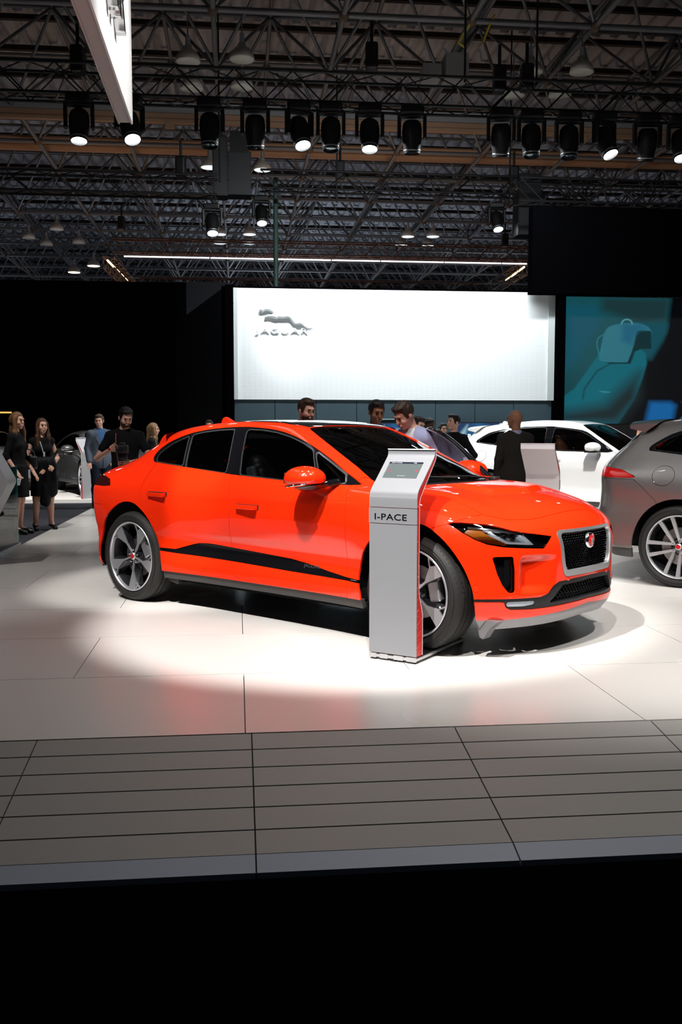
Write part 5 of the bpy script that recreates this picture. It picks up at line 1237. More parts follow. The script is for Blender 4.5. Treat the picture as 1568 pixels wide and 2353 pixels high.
# ------------------------------------------------------------------ the other cars
M_WHITEP = mat('white_paint', (.78, .79, .80, 1), .35, coat=1.0); M_GREYM = mat('grey_metallic_paint', (.40, .39, .38, 1), .34, .88, coat=1.0); M_DARKM = mat('dark_grey_metallic_paint', (.13, .13, .135, 1), .36, .7, coat=1.0)
M_TAN = mat('tan_leather', (.22, .09, .04, 1), .5)
def build_other(shape, paint, label, P, h=.022, tail_lit=False, seat_m=None, spoiler=True, wheel_kind='multi', wheel_src=None):
    S = shape.mesh(h); car = empty(P['name'], label=label, cat='car'); xr = shape.xr
    xz = lambda s, poly: poly_sdf(poly, s.V[:, [0, 2]]); yz = lambda s, poly, x0=.1: np.maximum(poly_sdf(poly, s.V[:, [1, 2]]), x0 - s.V[:, 0]); xy = lambda s, poly: np.maximum(poly_sdf(poly, s.V[:, [0, 1]]), .75 - s.V[:, 2])
    def put(name, s, m, lip=.012, centre=False, off=0, parent=None):
        if len(s.T) == 0: return [None, None]
        if off: s = s.off(off)
        if centre: return [(s + s.mirror()).build(name, m, parent or car, lip)]
        return [s.build(name, m, (parent or (car, car))[0], lip), s.mirror().build(name, m, (parent or (car, car))[1], lip)]
    low, S = S.cut(S.V[:, 2] - P['sill']); low, _ = low.cut(P['sill'] - .09 - low.V[:, 2])
    for x0 in (xr, 0):
        c = np.array([x0, .375]); _, S = S.cut(np.hypot(S.V[:, 0] - c[0], S.V[:, 2] - c[1]) - .445); _, low = low.cut(np.hypot(low.V[:, 0] - c[0], low.V[:, 2] - c[1]) - .445)
        for y0 in (0,):
            _, S = S.cut(np.maximum(np.abs(S.V[:, 0] - x0) - .445, S.V[:, 2] - .375)); _, low = low.cut(np.abs(low.V[:, 0] - x0) - .445)
    put('lower_skirt', low, M_GREYP, .02, off=.01)
    side, S = S.take(xz(S, P['dlo']), .0015)
    for poly, m, r in P['panes']:
        pr = round_poly(poly, r); d = xz(side, pr); strip, side = side.cut(d - .008); pane, strip = strip.take(xz(strip, pr), 0); put('chrome_trim', strip, M_CHROME, 0, off=-.001); put('side_window', pane, m, 0, off=.004)
    put('window_pillar_trim', side, M_BLACKG, 0)
    belt = lambda s: s.V[:, 2] - np.interp(s.V[:, 0], P['belt'][0], P['belt'][1]) - .0
    out = []
    for nm, poly in (('front_door', P['fd']), ('rear_door', P['rd'])):
        d, S = S.take(np.maximum(xz(S, poly), belt(S)), .002); out.append(put(nm, d, paint, .01))
    ws, S = S.take(xy(S, P['ws']), .002); put('windscreen', ws, M_WS, 0, centre=True, off=.003)
    rw, S = S.take(np.maximum(np.maximum(poly_sdf(P['rw'], S.V[:, :2]), P['rwz'] - S.V[:, 2]), 0 * S.V[:, 0] - 1), .002); put('rear_window', rw, M_PRIV, 0, centre=True, off=.003)
    if P.get('tail'):
        tl, S = S.take(xz(S, P['tail']), .002); put('tail_lamp', tl, M_RED_LENS if tail_lit else M_REDDARK, .02)
    if P.get('bump'):
        bs, S = S.take(xz(S, P['bump']), .002); put('rear_bumper', bs, P.get('bump_m', paint), .01, centre=True)
    hl, S = S.take(yz(S, P['head'], .2), .002); put('headlamp', hl, M_SATIN, .03, off=.03); put('headlamp_lens', hl, M_LENS, 0, off=.002)
    gr, S = S.take(yz(S, P['grille'], .3), .002); put('grille', gr, M_BLACKP, .03, centre=True, off=.03)
    hd, S = S.take(np.maximum(xy(S, P['hood']), .8 - S.V[:, 2]), .002); put('hood', hd, paint, .01, centre=True)
    put('body_shell', S, paint, .012)
    # fuel flap ring
    if P.get('flap'):
        fx, fz = P['flap']; pts = []
        for k in range(41):
            a = 2 * PI * k / 40; x, z = fx + .105 * math.cos(a), fz + .092 * math.sin(a); pts.append((x, -float(shape.Ys(np.array([x]), np.array([z]))[0]) - .0005, z))
        MB().path(pts, .0022, 5).build('fuel_flap', M_BLACKG, car)
    for x0 in (xr, 0):
        for sg in (1, -1):
            V = []; n = 25
            for k in range(n):
                a = PI * k / (n - 1); x, z = x0 + .45 * math.cos(a), .375 + .45 * math.sin(a)
                yb = -float(shape.Ys(np.array([x]), np.array([max(z, .35)]))[0]); V += [(x, (yb + .012) * sg, z), (x, -.50 * sg, z)]
            F = [(2 * i, 2 * i + 2, 2 * i + 3, 2 * i + 1) for i in range(n - 1)] + [tuple(2 * i + 1 for i in range(n))]
            mesh_obj('wheel_arch_liner', V, F, M_LINER, car, True)
    for x0 in (xr, 0):
        for sg in (1, -1):
            w = copy_tree(wheel_src) if wheel_src.get('used') else wheel_src; wheel_src['used'] = 1
            w.parent = car; w.location = (x0, -(.84 if shape is SUV else .80) * sg, .378); w.rotation_euler = (0, .2, 0) if sg > 0 else (0, -.2, PI); w.name = 'wheel'
    MB().box((xr / 2, 0, .30), (abs(xr) - .95, 1.6, .08)).build('floor_pan', M_LINER, car)
    MB().box((xr - .05, 0, .42), (1.2, 1.0, .22)).build('rear_underbody', M_LINER, car); MB().box((.1, 0, .42), (1.1, .95, .22)).build('front_underbody', M_LINER, car)
    I = shape.mesh(.07); _, I = I.cut(I.V[:, 2] - .3); I, _ = I.cut(I.V[:, 2] - .98)
    for x0 in (xr, 0): _, I = I.cut(np.hypot(I.V[:, 0] - x0, I.V[:, 2] - .375) - .47); _, I = I.cut(np.maximum(np.abs(I.V[:, 0] - x0) - .47, I.V[:, 2] - .375))
    (I + I.mirror()).off(.05).build('inner_shell', M_LINER, car, 0)  # unseen dark shell, added to keep light out behind the panels
    MB().prism([(-.45, 1.02), (-.55, 1.06), (-.85, 1.04), (-.84, .90), (-.7, .75), (-.45, .75)], -.70, .70, 'Y').build('dashboard', M_CABIN, car)
    sm = seat_m or M_SEAT
    for x in (-1.55, -2.4):
        for y in (-.38, .38):
            Mr = np.array(Matrix.Rotation(R(-14), 3, 'Y')); dz = P.get('seat_dz', 0)
            fn = lambda Q: smin(smin(box_sd(Q, (x + .12, y, .66 + dz), (.26, .25, .10), .08), box_sd(Q, (x - .16, y, .98 + dz), (.075, .235, .33), .07, Mr), .05), box_sd(Q, (x - .26, y, 1.32 + dz), (.055, .14, .10), .05, Mr), .02)
            nets_obj('seat', fn, (x - .5, y - .32, .50 + dz), (x + .5, y + .32, 1.47 + dz), .04, sm, car)
    for sg, par in zip((1, -1), out[0]):
        mz = P['mirror'][1]; mx = P['mirror'][0]; yb = P['mirror'][2]
        fn = lambda Q: smax(ell_sd(Q * [1, sg, 1], (mx, -yb - .13, mz), (.13, .14, .08)), -(Q[:, 0] - (mx - .11)), .03)
        lo, hi = (mx - .2, min(-(yb - .05) * sg, -(yb + .32) * sg), mz - .14), (mx + .2, max(-(yb - .05) * sg, -(yb + .32) * sg), mz + .14)
        mr = nets_obj('wing_mirror', fn, lo, hi, .012, paint, par); MB().tube((mx + .02, -(yb + .06) * sg, mz - .06), (mx + .1, -(yb - .10) * sg, mz - .04), .025, 8).box((mx, -(yb + .13) * sg, mz - .075), (.2, .2, .02), bev=.008).build('mirror_foot', M_BLACKG, mr)
    for (x, z), D in zip(P['handles'], out):
        for sg, par in zip((1, -1), D):
            yb = -float(shape.Ys(np.array([x]), np.array([z]))[0]); MB().box((x, (yb - .022) * sg, z), (.20, .022, .030), bev=.008).box((x + .10, (yb - .01) * sg, z), (.02, .03, .026)).box((x - .10, (yb - .01) * sg, z), (.02, .03, .026)).build('door_handle', paint if P.get('ph') else M_CHROME, par)
    if spoiler:
        G = []
        for y in np.linspace(0, .62, 16):
            xx = np.linspace(-3.20, -3.56 + .08 * (y / .62)**2, 10); zt = float(shape.Zt(np.array([-3.20]), np.array([y]))[0])
            row = [(x, y, zt + .016 - .004 * t - .016 * t * t - .02 * (y / .62)**4) for x, t in zip(xx, np.linspace(0, 1, 10))]
            row += [(xx[-1] + .01, y, row[-1][2] - .03), (xx[-1] + .16, y, row[-1][2] - .06)]; G.append(row)
        G = np.array(G); G = np.concatenate([G[:0:-1] * [1, -1, 1], G]); a_, b_ = G.shape[:2]
        o_ = mesh_obj('roof_spoiler', G.reshape(-1, 3), [(i * b_ + j, i * b_ + j + 1, (i + 1) * b_ + j + 1, (i + 1) * b_ + j) for i in range(a_ - 1) for j in range(b_ - 1)] + [tuple(range(b_)), tuple((a_ - 1) * b_ + j for j in range(b_ - 1, -1, -1))], paint, car, True); smooth_by_angle(o_, 40)
        nets_obj('roof_antenna', lambda Q: smax(cone_sd(Q * [1, 2.2, 1], (-3.08, 0, 1.55), (-2.92, 0, 1.53), .085, .06), -(Q[:, 0] + 3.12), .02), (-3.2, -.09, 1.48), (-2.8, .09, 1.68), .014, paint, car)
    return car
P_SUV = dict(name='sport_utility_car', sill=.335,
    dlo=crv([(-3.235, 1.258), (-3.24, 1.295), (-3.13, 1.372), (-2.96, 1.445), (-2.571, 1.510), (-2.435, 1.525), (-1.926, 1.534), (-1.767, 1.524), (-1.32, 1.472), (-1.135, 1.392)], 3) + [(-.72, 1.135), (-.78, 1.117), (-1.57, 1.130), (-2.0, 1.150), (-2.47, 1.190), (-2.8, 1.212), (-3.1, 1.245)],
    panes=[([(-3.18, 1.268), (-3.19, 1.295), (-3.10, 1.352), (-2.93, 1.425), (-2.60, 1.482), (-2.52, 1.210), (-2.8, 1.232)], M_PRIV, .02), ([(-2.56, 1.49), (-2.2, 1.512), (-1.95, 1.512), (-1.90, 1.165), (-2.46, 1.208)], M_PRIV, .03), ([(-1.80, 1.505), (-1.6, 1.49), (-1.34, 1.448), (-1.15, 1.370), (-.92, 1.225), (-.86, 1.135), (-1.57, 1.148), (-1.78, 1.158)], M_GLASS, .03)],
    belt=((-4, -3.2, -2.47, -1.57, -.7, 1), (1.26, 1.262, 1.192, 1.132, 1.12, 1.12)),
    fd=[(-.56, .0), (-.56, .33), (-.60, .8), (-.62, 1.25), (-1.86, 1.25), (-1.86, .9), (-1.84, .5), (-1.74, .33), (-1.7, 0)], rd=[(-1.7, 0), (-1.74, .33), (-1.84, .5), (-1.86, .9), (-1.86, 1.25), (-2.75, 1.25), (-2.76, .95), (-2.62, .80), (-2.42, .5), (-2.38, .33), (-2.38, 0)],
    ws=[(-1.37, .2), (-1.37, -.50), (-1.30, -.545), (-1.15, -.58), (-.75, -.66), (-.62, -.70), (-.56, -.60), (-.50, -.35), (-.48, -.1), (-.48, .2)], rw=[(-4.5, .2), (-4.5, -.58), (-3.4, -.60), (-3.34, .2)], rwz=1.20,
    tail=[(-4.2, 1.095), (-3.62, 1.097), (-3.454, 1.077), (-3.319, 1.022), (-3.30, 1.005), (-3.446, 1.002), (-3.699, 1.006), (-4.2, 1.006)],
    bump=[(-4.3, .98), (-3.70, .99), (-3.32, .99), (-3.222, .915), (-3.085, .79), (-3.085, 0), (-4.3, 0)], flap=(-3.038, 1.03),
    head=[(-.90, .90), (-.70, .915), (-.45, .86), (-.45, .80), (-.8, .82)], grille=[(-.42, .86), (.42, .86), (.36, .55), (-.36, .55)],
    hood=[(-.5, .2), (-.5, -.78), (.3, -.72), (.6, -.6), (.72, -.3), (.74, .2)], mirror=(-.97, 1.20, .90), handles=[(-1.66, .98), (-2.6, 1.02)])
P_WH = dict(P_SUV); P_WH['ph'] = 1; P_WH['handles'] = [(-1.66, 1.0), (-2.55, 1.04)]
wsrc = wheel_proto('multi')
grey = build_other(SUV, M_GREYM, 'grey metallic SUV at the right edge seen from its lit red tail lamp', P_SUV, .016, True, spoiler=True, wheel_src=wsrc)
grey.location = (5.97, 7.92, 0); grey.rotation_euler = (0, 0, R(-37))
w2 = copy_tree(wsrc); w2['used'] = 0
white = build_other(SUV, M_WHITEP, 'white SUV parked at the back right, behind the man in the dark grey suit', P_WH, .024, False, M_TAN, wheel_src=w2)
white.location = (5.36, 15.55, 0); white.rotation_euler = (0, 0, R(-38))
P_SED = dict(P_SUV); P_SED.update(name='saloon_car', sill=.31, flap=None, spoiler=0,
    dlo=crv([(-3.1, 1.02), (-2.9, 1.13), (-2.6, 1.25), (-2.2, 1.33), (-1.8, 1.345), (-1.4, 1.32), (-1.05, 1.23)], 3) + [(-.65, 1.02), (-.7, .995), (-2, 1.0)],
    panes=[([(-2.9, 1.03), (-2.65, 1.19), (-2.2, 1.30), (-1.95, 1.32), (-1.9, 1.02)], M_PRIV, .02), ([(-1.82, 1.32), (-1.4, 1.295), (-1.1, 1.20), (-.80, 1.03), (-1.8, 1.02)], M_GLASS, .03)],
    belt=((-4, 1), (1.0, 1.0)), fd=[(-.56, .0), (-.56, .3), (-.60, 1.1), (-1.86, 1.1), (-1.84, .5), (-1.74, .3), (-1.7, 0)], rd=[(-1.7, 0), (-1.74, .3), (-1.84, .5), (-1.86, 1.1), (-2.85, 1.1), (-2.62, .80), (-2.42, .5), (-2.38, 0)],
    ws=[(-1.35, .2), (-1.35, -.50), (-1.15, -.56), (-.65, -.66), (-.56, -.60), (-.50, -.35), (-.46, .2)], rw=[(-3.2, .2), (-3.2, -.5), (-2.6, -.5), (-2.6, .2)], rwz=1.05, tail=[(-4.3, .92), (-3.8, .92), (-3.7, .80), (-4.3, .80)], bump=[(-4.5, .7), (-3.8, .7), (-3.5, .5), (-3.5, 0), (-4.5, 0)],
    head=[(-.88, .72), (-.60, .75), (-.45, .70), (-.5, .64), (-.8, .64)], grille=[(-.35, .74), (.35, .74), (.3, .5), (-.3, .5)], hood=[(-.45, .2), (-.45, -.7), (.3, -.68), (.6, -.5), (.7, .2)], mirror=(-.95, 1.03, .88), handles=[(-1.66, .90), (-2.6, .93)], seat_dz=-.12)
w3 = copy_tree(wsrc); w3['used'] = 0
sedan = build_other(SEDAN, M_DARKM, 'dark grey saloon car on the far left platform behind the two women', P_SED, .03, wheel_src=w3, spoiler=False)
sedan.location = (-4.84, 21.6, .05); sedan.rotation_euler = (0, 0, R(-62))
w4 = copy_tree(wsrc); w4['used'] = 0
sed2 = build_other(SEDAN, mat('silver_paint', (.45, .46, .48, 1), .35, .7, coat=1), 'silver car at the far left edge, behind the blond woman in black', P_SED, .045, wheel_src=w4, spoiler=False)
sed2.location = (-8.3, 23.2, .05); sed2.rotation_euler = (0, 0, R(-62)); sed2['label'] = 'silver car at the far left edge, mostly hidden behind the blond woman'
# ------------------------------------------------------------------ information kiosks
M_KIOSK = mat('kiosk_silver', (.25, .255, .27, 1), .46, .2, coat=.1); M_KWHITE = mat('kiosk_white', (.80, .79, .80, 1), .35); M_KRED = mat('kiosk_red', (.62, .010, .008, 1), .4); M_KLINE = mat('kiosk_red_line', (.80, .10, .08, 1), .4)
M_PLATE = mat('plate_black', (.006, .006, .007, 1), .6, spec=.3)
def kiosk(lab, loc, rz, word=True, screen=True):
    """local: x along the front face (0..W), y into depth, z up"""
    r = empty('information_kiosk', loc, rz, lab, 'kiosk'); W = .334
    out = [(0, .045), (0, 1.015), (.006, 1.045), (.020, 1.075), (.225, 1.268), (.238, 1.285), (.243, 1.32)]
    back = [(.262, 1.32), (.262, 1.27), (.245, 1.245), (.050, 1.03), (.038, 1.0), (.034, .60), (.036, .44), (.088, .30), (.088, .045)]
    def shell(name, o_, b_, x0, x1, m):
        pl = o_ + b_; mb = MB(); mb.prism([(y, z) for y, z in pl], x0, x1, 'X'); return mb.build(name, m, r)
    shell('side_panel', [(y + .006, z) for y, z in out], [(y - .006, z) for y, z in back], .004, W - .001, M_KRED)
    # front skin: thin bent sheet in three pieces
    def skin(name, pts, t, m, x0=0, x1=W, dy=0):
        n = len(pts); V = []
        for x in (x0, x1):
            for i, (y, z) in enumerate(pts):
                a = pts[max(i - 1, 0)]; b = pts[min(i + 1, n - 1)]; dx, dz = b[0] - a[0], b[1] - a[1]; L = math.hypot(dx, dz) or 1
                V.append((x, y + dy, z)); V.append((x, y + dy + t * dz / L, z - t * dx / L))
        F = []
        for i in range(n - 1):
            k = 2 * i; N = 2 * n; F += [(k, k + 2, N + k + 2, N + k), (k + 1, N + k + 1, N + k + 3, k + 3), (k, k + 1, k + 3, k + 2), (N + k, N + k + 2, N + k + 3, N + k + 1)]
        F += [(0, 2 * n, 2 * n + 1, 1), (2 * n - 2, 2 * n - 1, 4 * n - 1, 4 * n - 2)]
        o = MB().add(V, F).build(name, m, r, autosmooth=30); return o
    skin('lower_front_panel', [(0, .045), (0, .862)], .008, M_KIOSK); sgn_ = skin('sign_panel', [(0, .866), (0, .962)], .008, M_KIOSK, -.003, W + .001, -.002)
    bend = crv([(0, .966), (0, 1.015), (.003, 1.035), (.020, 1.075), (.10, 1.150), (.215, 1.258), (.234, 1.278), (.242, 1.295), (.243, 1.322)], 4)
    up = skin('upper_front_panel', bend, .008, M_KIOSK)
    skin('back_panel', [(b[0] + .002, b[1]) for b in back[::-1]], -.006, M_KWHITE)
    MB().box((W / 2, .252, 1.322), (W, .03, .006)).build('top_cap', M_KWHITE, r)
    mb = MB(); z = .08
    for i in range(26):
        y0, y1 = (.004, .084) if z < .28 else (.004, .036) if z < 1.0 else (None, None)
        if y0 is None: break
        mb.box((W + .0002, (y0 + y1) / 2, z), (.0016, y1 - y0, .0022), rot=Matrix.Rotation(.5 if i % 2 else 0, 3, 'X')); z += .036
    mb.build('side_pattern', M_KLINE, r)['kind'] = 'stuff'
    MB().box((W / 2, .355, .026), (W, .71, .020), bev=.003).build('base_plate', M_SATIN, r); MB().box((W / 2, .40, .0385), (W - .014, .60, .003)).build('plate_mat', M_PLATE, r)
    for x in (.03, W - .03, W / 2):
        for y in (.012, .36, .70): MB().box((x, y, .009), (.035, .02, .018)).build('foot', M_BLACKP, r)
    ft = MB()
    for x0, x1 in ((.0, .055), (.075, .135), (.175, .245), (.262, W)): ft.box(((x0 + x1) / 2, .004, .026), (x1 - x0 - .004, .012, .028))
    ft.build('base_trim', M_SATIN, r)
    if screen:
        a, b = Vector((0, .0215, 1.0765)), Vector((0, .2165, 1.2595)); d = (b - a).normalized(); nrm = Vector((0, -d.z, d.y)); L = (b - a).length
        def P_(u, v, h=0): return Vector((W * u, 0, 0)) + a + d * (L * v) + nrm * h
        def quad(name, u0, u1, v0, v1, h, m, par):
            V = [P_(u0, v0, h), P_(u1, v0, h), P_(u1, v1, h), P_(u0, v1, h)]; V += [p - nrm * .002 for p in V]
            return MB().add(V, [(0, 1, 2, 3), (7, 6, 5, 4), (0, 4, 5, 1), (1, 5, 6, 2), (2, 6, 7, 3), (3, 7, 4, 0)]).build(name, m, par)
        MS = mat('kiosk_screen', (.03, .035, .035, 1), .15, emit=(.42, .50, .50, 1), estr=.42); MSB = mat('screen_dark', (.01, .012, .02, 1), .15, emit=(.02, .03, .05, 1), estr=.3)
        MSR = mat('screen_red', (.3, .02, .03, 1), .3, emit=(.6, .06, .09, 1), estr=.5); MST = mat('screen_text', (.1, .1, .1, 1), .4, emit=(.16, .2, .2, 1), estr=.4); MSW = mat('screen_text_white', (.8, .8, .8, 1), .4, emit=(.8, .85, .85, 1), estr=.7)
        s_ = quad('screen', .115, .835, .37, .90, .0010, MS, up); quad('screen_header', .115, .835, .845, .90, .0014, MSB, s_)
        quad('screen_button', .175, .215, .585, .635, .0016, MSR, s_); quad('screen_button', .745, .785, .585, .635, .0016, MSR, s_)
        for k in range(6): quad('screen_dot', .42 + .028 * k, .430 + .028 * k, .438, .448, .0016, MSW, s_)
        M_ = Matrix((Vector((1, 0, 0)), d, nrm)).transposed().to_4x4()
        def stx(body, u, v, size, m):
            Mx = M_.copy(); Mx.translation = P_(u, v, .0017); o = text('screen_lettering', body, size, .0001, m, None, Matrix(), 1.15); o.parent = s_; o.matrix_local = Mx; return o
        stx('I-PACE  |  from $69,500', .17, .862, .0065, MSW); stx('MODEL', .64, .862, .006, MSW)
        stx('PERFORMANCE & RANGE', .235, .735, .0062, MST); stx('electric range', .26, .665, .005, MST)
    if word:
        Mx = Matrix.Rotation(R(90), 4, 'X'); Mx.translation = Vector((.034, -.0025, .888)); o = text('lettering', 'I-PACE', .055, .0006, M_BLACKG, None, Matrix(), 1.36, .0006, space=1.06); o.parent = sgn_; o.matrix_local = Mx
    return r
k1 = kiosk('tall white kiosk with a tilted screen in front of the orange car, lettered I-PACE', (.179, 6.079, 0), R(-31.5))
k2 = kiosk('kiosk seen from behind between the orange car and the white car', (1.55, 9.25, 0), R(180 - 24.7), False, True)
k2.location = (2.17, 9.62, 0)
# kiosk with a red flank far left behind the glass, and by the saloon
k3 = kiosk('small far kiosk with red and white sides beside the front wheel of the dark saloon', (-5.38, 20.2, 0), R(42), False, False)
# ------------------------------------------------------------------ glass balustrade and silver desk at the left edge
M_BAL = glass_mat('balustrade_glass', (.8, .95, .95, 1), .97); M_GEDGE = mat('glass_edge_green', (.10, .38, .36, 1), .2, emit=(.1, .5, .45, 1), estr=.02)
gl = empty('glass_barrier', label='clear glass barrier panel at the left edge along the dark carpet', cat='barrier')
a = -2.80; wbox('pane', a - .006, a + .006, 9.6, 12.72, .02, 1.0, M_BAL, gl); wbox('pane_edge', a - .0065, a + .0065, 12.72, 12.728, .02, 1.0, M_GEDGE, gl); wbox('bottom_rail', a - .03, a + .03, 9.6, 12.74, 0, .03, M_SATIN, gl); wbox('top_edge', a - .0065, a + .0065, 9.6, 12.73, 1.0, 1.003, M_GEDGE, gl)
dk = empty('reception_desk', label='silver angular desk at the left frame edge in front of the glass barrier', cat='desk')
dP = round_poly([(-.9, .05), (-.44, .05), (0, .90), (-.17, 1.22), (-.9, 1.34)], .05, 5)
# folded silhouette across the view, running back in depth
o = MB().prism(dP, 0, .5, 'Y').build('desk_body', mat('desk_silver', (.52, .53, .56, 1), .45, .2), dk, autosmooth=30)
dS = MB().prism([(-.165, 1.12), (-.135, 1.03), (-.165, 1.03), (-.205, 1.14)], -.008, 0, 'Y').build('desk_screen', mat('desk_screen_white', (.8, .9, .92, 1), .4, emit=(.85, .97, 1, 1), estr=.9), dk)
dk.location = (-3.53, 10.3, 0); dk.rotation_euler = (0, 0, R(8))
# ------------------------------------------------------------------ the far front door of the orange car stands open: its window frame shows above the windscreen pillar
def open_door():
    d = empty('open_door_frame'); d.parent = hero
    outer = crv([(-.62, 1.06), (-.80, 1.16), (-1.02, 1.29), (-1.25, 1.385), (-1.50, 1.44), (-1.70, 1.46), (-1.80, 1.40), (-1.80, 1.10)], 6); hx, hy = -.60, .92
    a = R(-38)
    def T(x, z, o=0):
        dy = -.22 * max(0, (z - 1.07) / .4); X, Y = x - hx, dy + o; return (hx + X * math.cos(a) - Y * math.sin(a), hy + X * math.sin(a) + Y * math.cos(a), z)
    MB().path([T(x, z) for x, z in outer], .022, 8).build('window_frame', M_BLACKG, d, autosmooth=60)
    MB().path([T(x, z + .0, -.024) for x, z in outer], .005, 6).build('chrome_trim', M_CHROME, d)
    n = len(outer); V = [T(x, z) for x, z in outer] + [T(-1.80, 1.08), T(-.62, 1.08)]
    mesh_obj('window_pane', V, [tuple(range(len(V)))], M_GLASS, d)
    P_ = [(-.60, 1.07), (-1.80, 1.09), (-1.80, .55), (-1.70, .32), (-.60, .32)]
    V = [T(x, z, .03) for x, z in P_] + [T(x, z, -.06) for x, z in P_]
    MB().add(V, [(0, 1, 2, 3, 4), (9, 8, 7, 6, 5)] + [(i, (i + 1) % 5, 5 + (i + 1) % 5, 5 + i) for i in range(5)]).build('door_panel', M_ORANGE, d)
open_door()
# ------------------------------------------------------------------ people
SKIN = {'light': (.74, .42, .31, 1), 'tan': (.50, .26, .17, 1), 'brown': (.27, .125, .07, 1), 'dark': (.13, .06, .035, 1)}
def fabric(name, c, rough=.85): return mat('cloth_' + name, c, rough, spec=.2, bump=(60, .15))
CL_BLACK = fabric('black', (.006, .006, .007, 1)); CL_SUIT = fabric('charcoal', (.022, .019, .017, 1)); CL_BLAZER = fabric('grey_blue', (.10, .12, .16, 1)); CL_BLUE = fabric('blue_shirt', (.05, .12, .26, 1)); CL_WHITE = fabric('white_shirt', (.6, .62, .66, 1)); CL_LAV = fabric('pale_lavender', (.32, .33, .50, 1)); CL_NAVY = fabric('navy', (.012, .016, .03, 1))
M_SHOE = mat('shoe_black', (.006, .006, .006, 1), .3, coat=.3); M_EYEW = mat('eye_white', (.5, .48, .46, 1), .3); M_EYED = mat('eye_dark', (.012, .008, .006, 1), .15)
def rotm(yaw, pitch, roll=0): return np.array(Matrix.Rotation(yaw, 3, 'Z') @ Matrix.Rotation(pitch, 3, 'X') @ Matrix.Rotation(roll, 3, 'Y'))
def person(loc, rz, H, label, skin='light', woman=False, head=(0, 0), arms=None, lean=0.0, top='tshirt', topm=None, legm=None, legs='trousers', hair='short', hairm=(.02, .012, .008, 1), glasses=False, beard=False, h=.010, shirtm=None, group=None, stance=.10, full=True, heels=False):
    """local: faces -y, z up; built at 1.75 m then scaled"""
    s = H / 1.75; root = empty('person', loc, rz, label, 'person', group); root.scale = (s, s, s)
    sw = .150 if woman else .178; hw = .095
    Ml = rotm(0, lean); piv = np.array([0, 0, .95])
    up = lambda p: tuple(Ml @ (np.array(p, float) - piv) + piv)
    Mh = Ml @ rotm(head[0], head[1]); hc = np.array(up((0, -.005, 1.515))) + Mh @ np.array([0, -.012, .125])
    sh = {-1: up((-sw, 0, 1.385)), 1: up((sw, 0, 1.385))}
    arms = arms or {}
    el, wr = {}, {}
    for sd in (-1, 1):
        e, w = arms.get(sd, ((sd * (sw + .06), .02, 1.13), (sd * (sw + .05), -.06, .88)))
        el[sd] = up(e); wr[sd] = up(w)
    HL = lambda q: (Q_head(q))
    def headf(P):
        q = (P - hc) @ Mh
        d = ell_sd(q, (0, .012, .018), (.074, .094, .098)); d = smin(d, ell_sd(q, (0, -.030, -.052), (.054, .058, .066)), .035)
        d = smin(d, ell_sd(q, (0, -.062, -.096), (.024, .020, .020)), .02)
        d = smin(d, cone_sd(q, (0, -.088, .012), (0, -.104, -.026), .008, .0125), .014)         # nose
        d = smin(d, cone_sd(q, (-.03, -.083, .030), (.03, -.083, .030), .010, .010), .014)       # brow
        for sx in (-1, 1):
            d = smax(d, -ell_sd(q, (sx * .030, -.094, .008), (.020, .014, .013)), .010)          # eye sockets
            d = smin(d, ell_sd(q, (sx * .077, .010, -.008), (.010, .018, .030)), .006)            # ears
            d = smin(d, ell_sd(q, (sx * .040, -.058, -.030), (.020, .022, .020)), .02)            # cheeks
        return smin(d, cone_sd(q, (-.016, -.090, -.062), (.016, -.090, -.062), .0075, .0075), .008)
    def torsof(P, k=0.0):
        q = (P - piv) @ Ml + piv
        if woman:
            d = ell_sd(q, (0, .0, 1.27), (.145 + k, .095 + k, .17 + k)); d = smin(d, ell_sd(q, (0, -.0, 1.07), (.118 + k, .085 + k, .15)), .08); d = smin(d, ell_sd(q, (0, .01, .92), (.160 + k, .115 + k, .13 + k)), .08)
            for sx in (-1, 1): d = smin(d, ell_sd(q, (sx * .065, -.075, 1.27), (.055 + k, .050 + k, .055 + k)), .04)
        else:
            d = ell_sd(q, (0, .0, 1.28), (.172 + k, .112 + k, .18 + k)); d = smin(d, ell_sd(q, (0, -.008, 1.06), (.150 + k, .112 + k, .17)), .09); d = smin(d, ell_sd(q, (0, .005, .93), (.158 + k, .115 + k, .12 + k)), .08)
        d = smin(d, cone_sd(q, (-sw + .01, 0, 1.40), (sw - .01, 0, 1.40), .050 + k, .050 + k), .07)
        return smin(d, cone_sd(q, (-.05, 0, 1.43), (.05, 0, 1.43), .05 + k * .6, .05 + k * .6), .06)
    def legf(P, k=0.0, top_=.93, knee=None):
        d = None
        for sx in (-1, 1):
            hp, kn, an = (sx * hw, 0, .90), (sx * (stance + .0), -.015, .50), (sx * (stance + .01), .02, .085)
            a = smin(cone_sd(P, hp, kn, (.086 if woman else .088) + k, .055 + k), cone_sd(P, kn, an, .052 + k, .036 + k), .03)
            a = smin(a, ell_sd(P, (sx * stance, .025, .36), (.05 + k, .055 + k, .10)), .03)
            d = a if d is None else smin(d, a, .02)
        return d
    def armf(P, k=0.0, frac=1.0, sds=(-1, 1)):
        d = None
        for sd in sds:
            u, e, w = sh[sd], np.array(el[sd]), np.array(wr[sd]); r0 = (.038 if woman else .047)
            a = smin(cone_sd(P, u, e, r0 + k, .033 + k), cone_sd(P, e, w, .036 + k, .024 + k), .02)
            d = a if d is None else np.minimum(d, a)
        return d
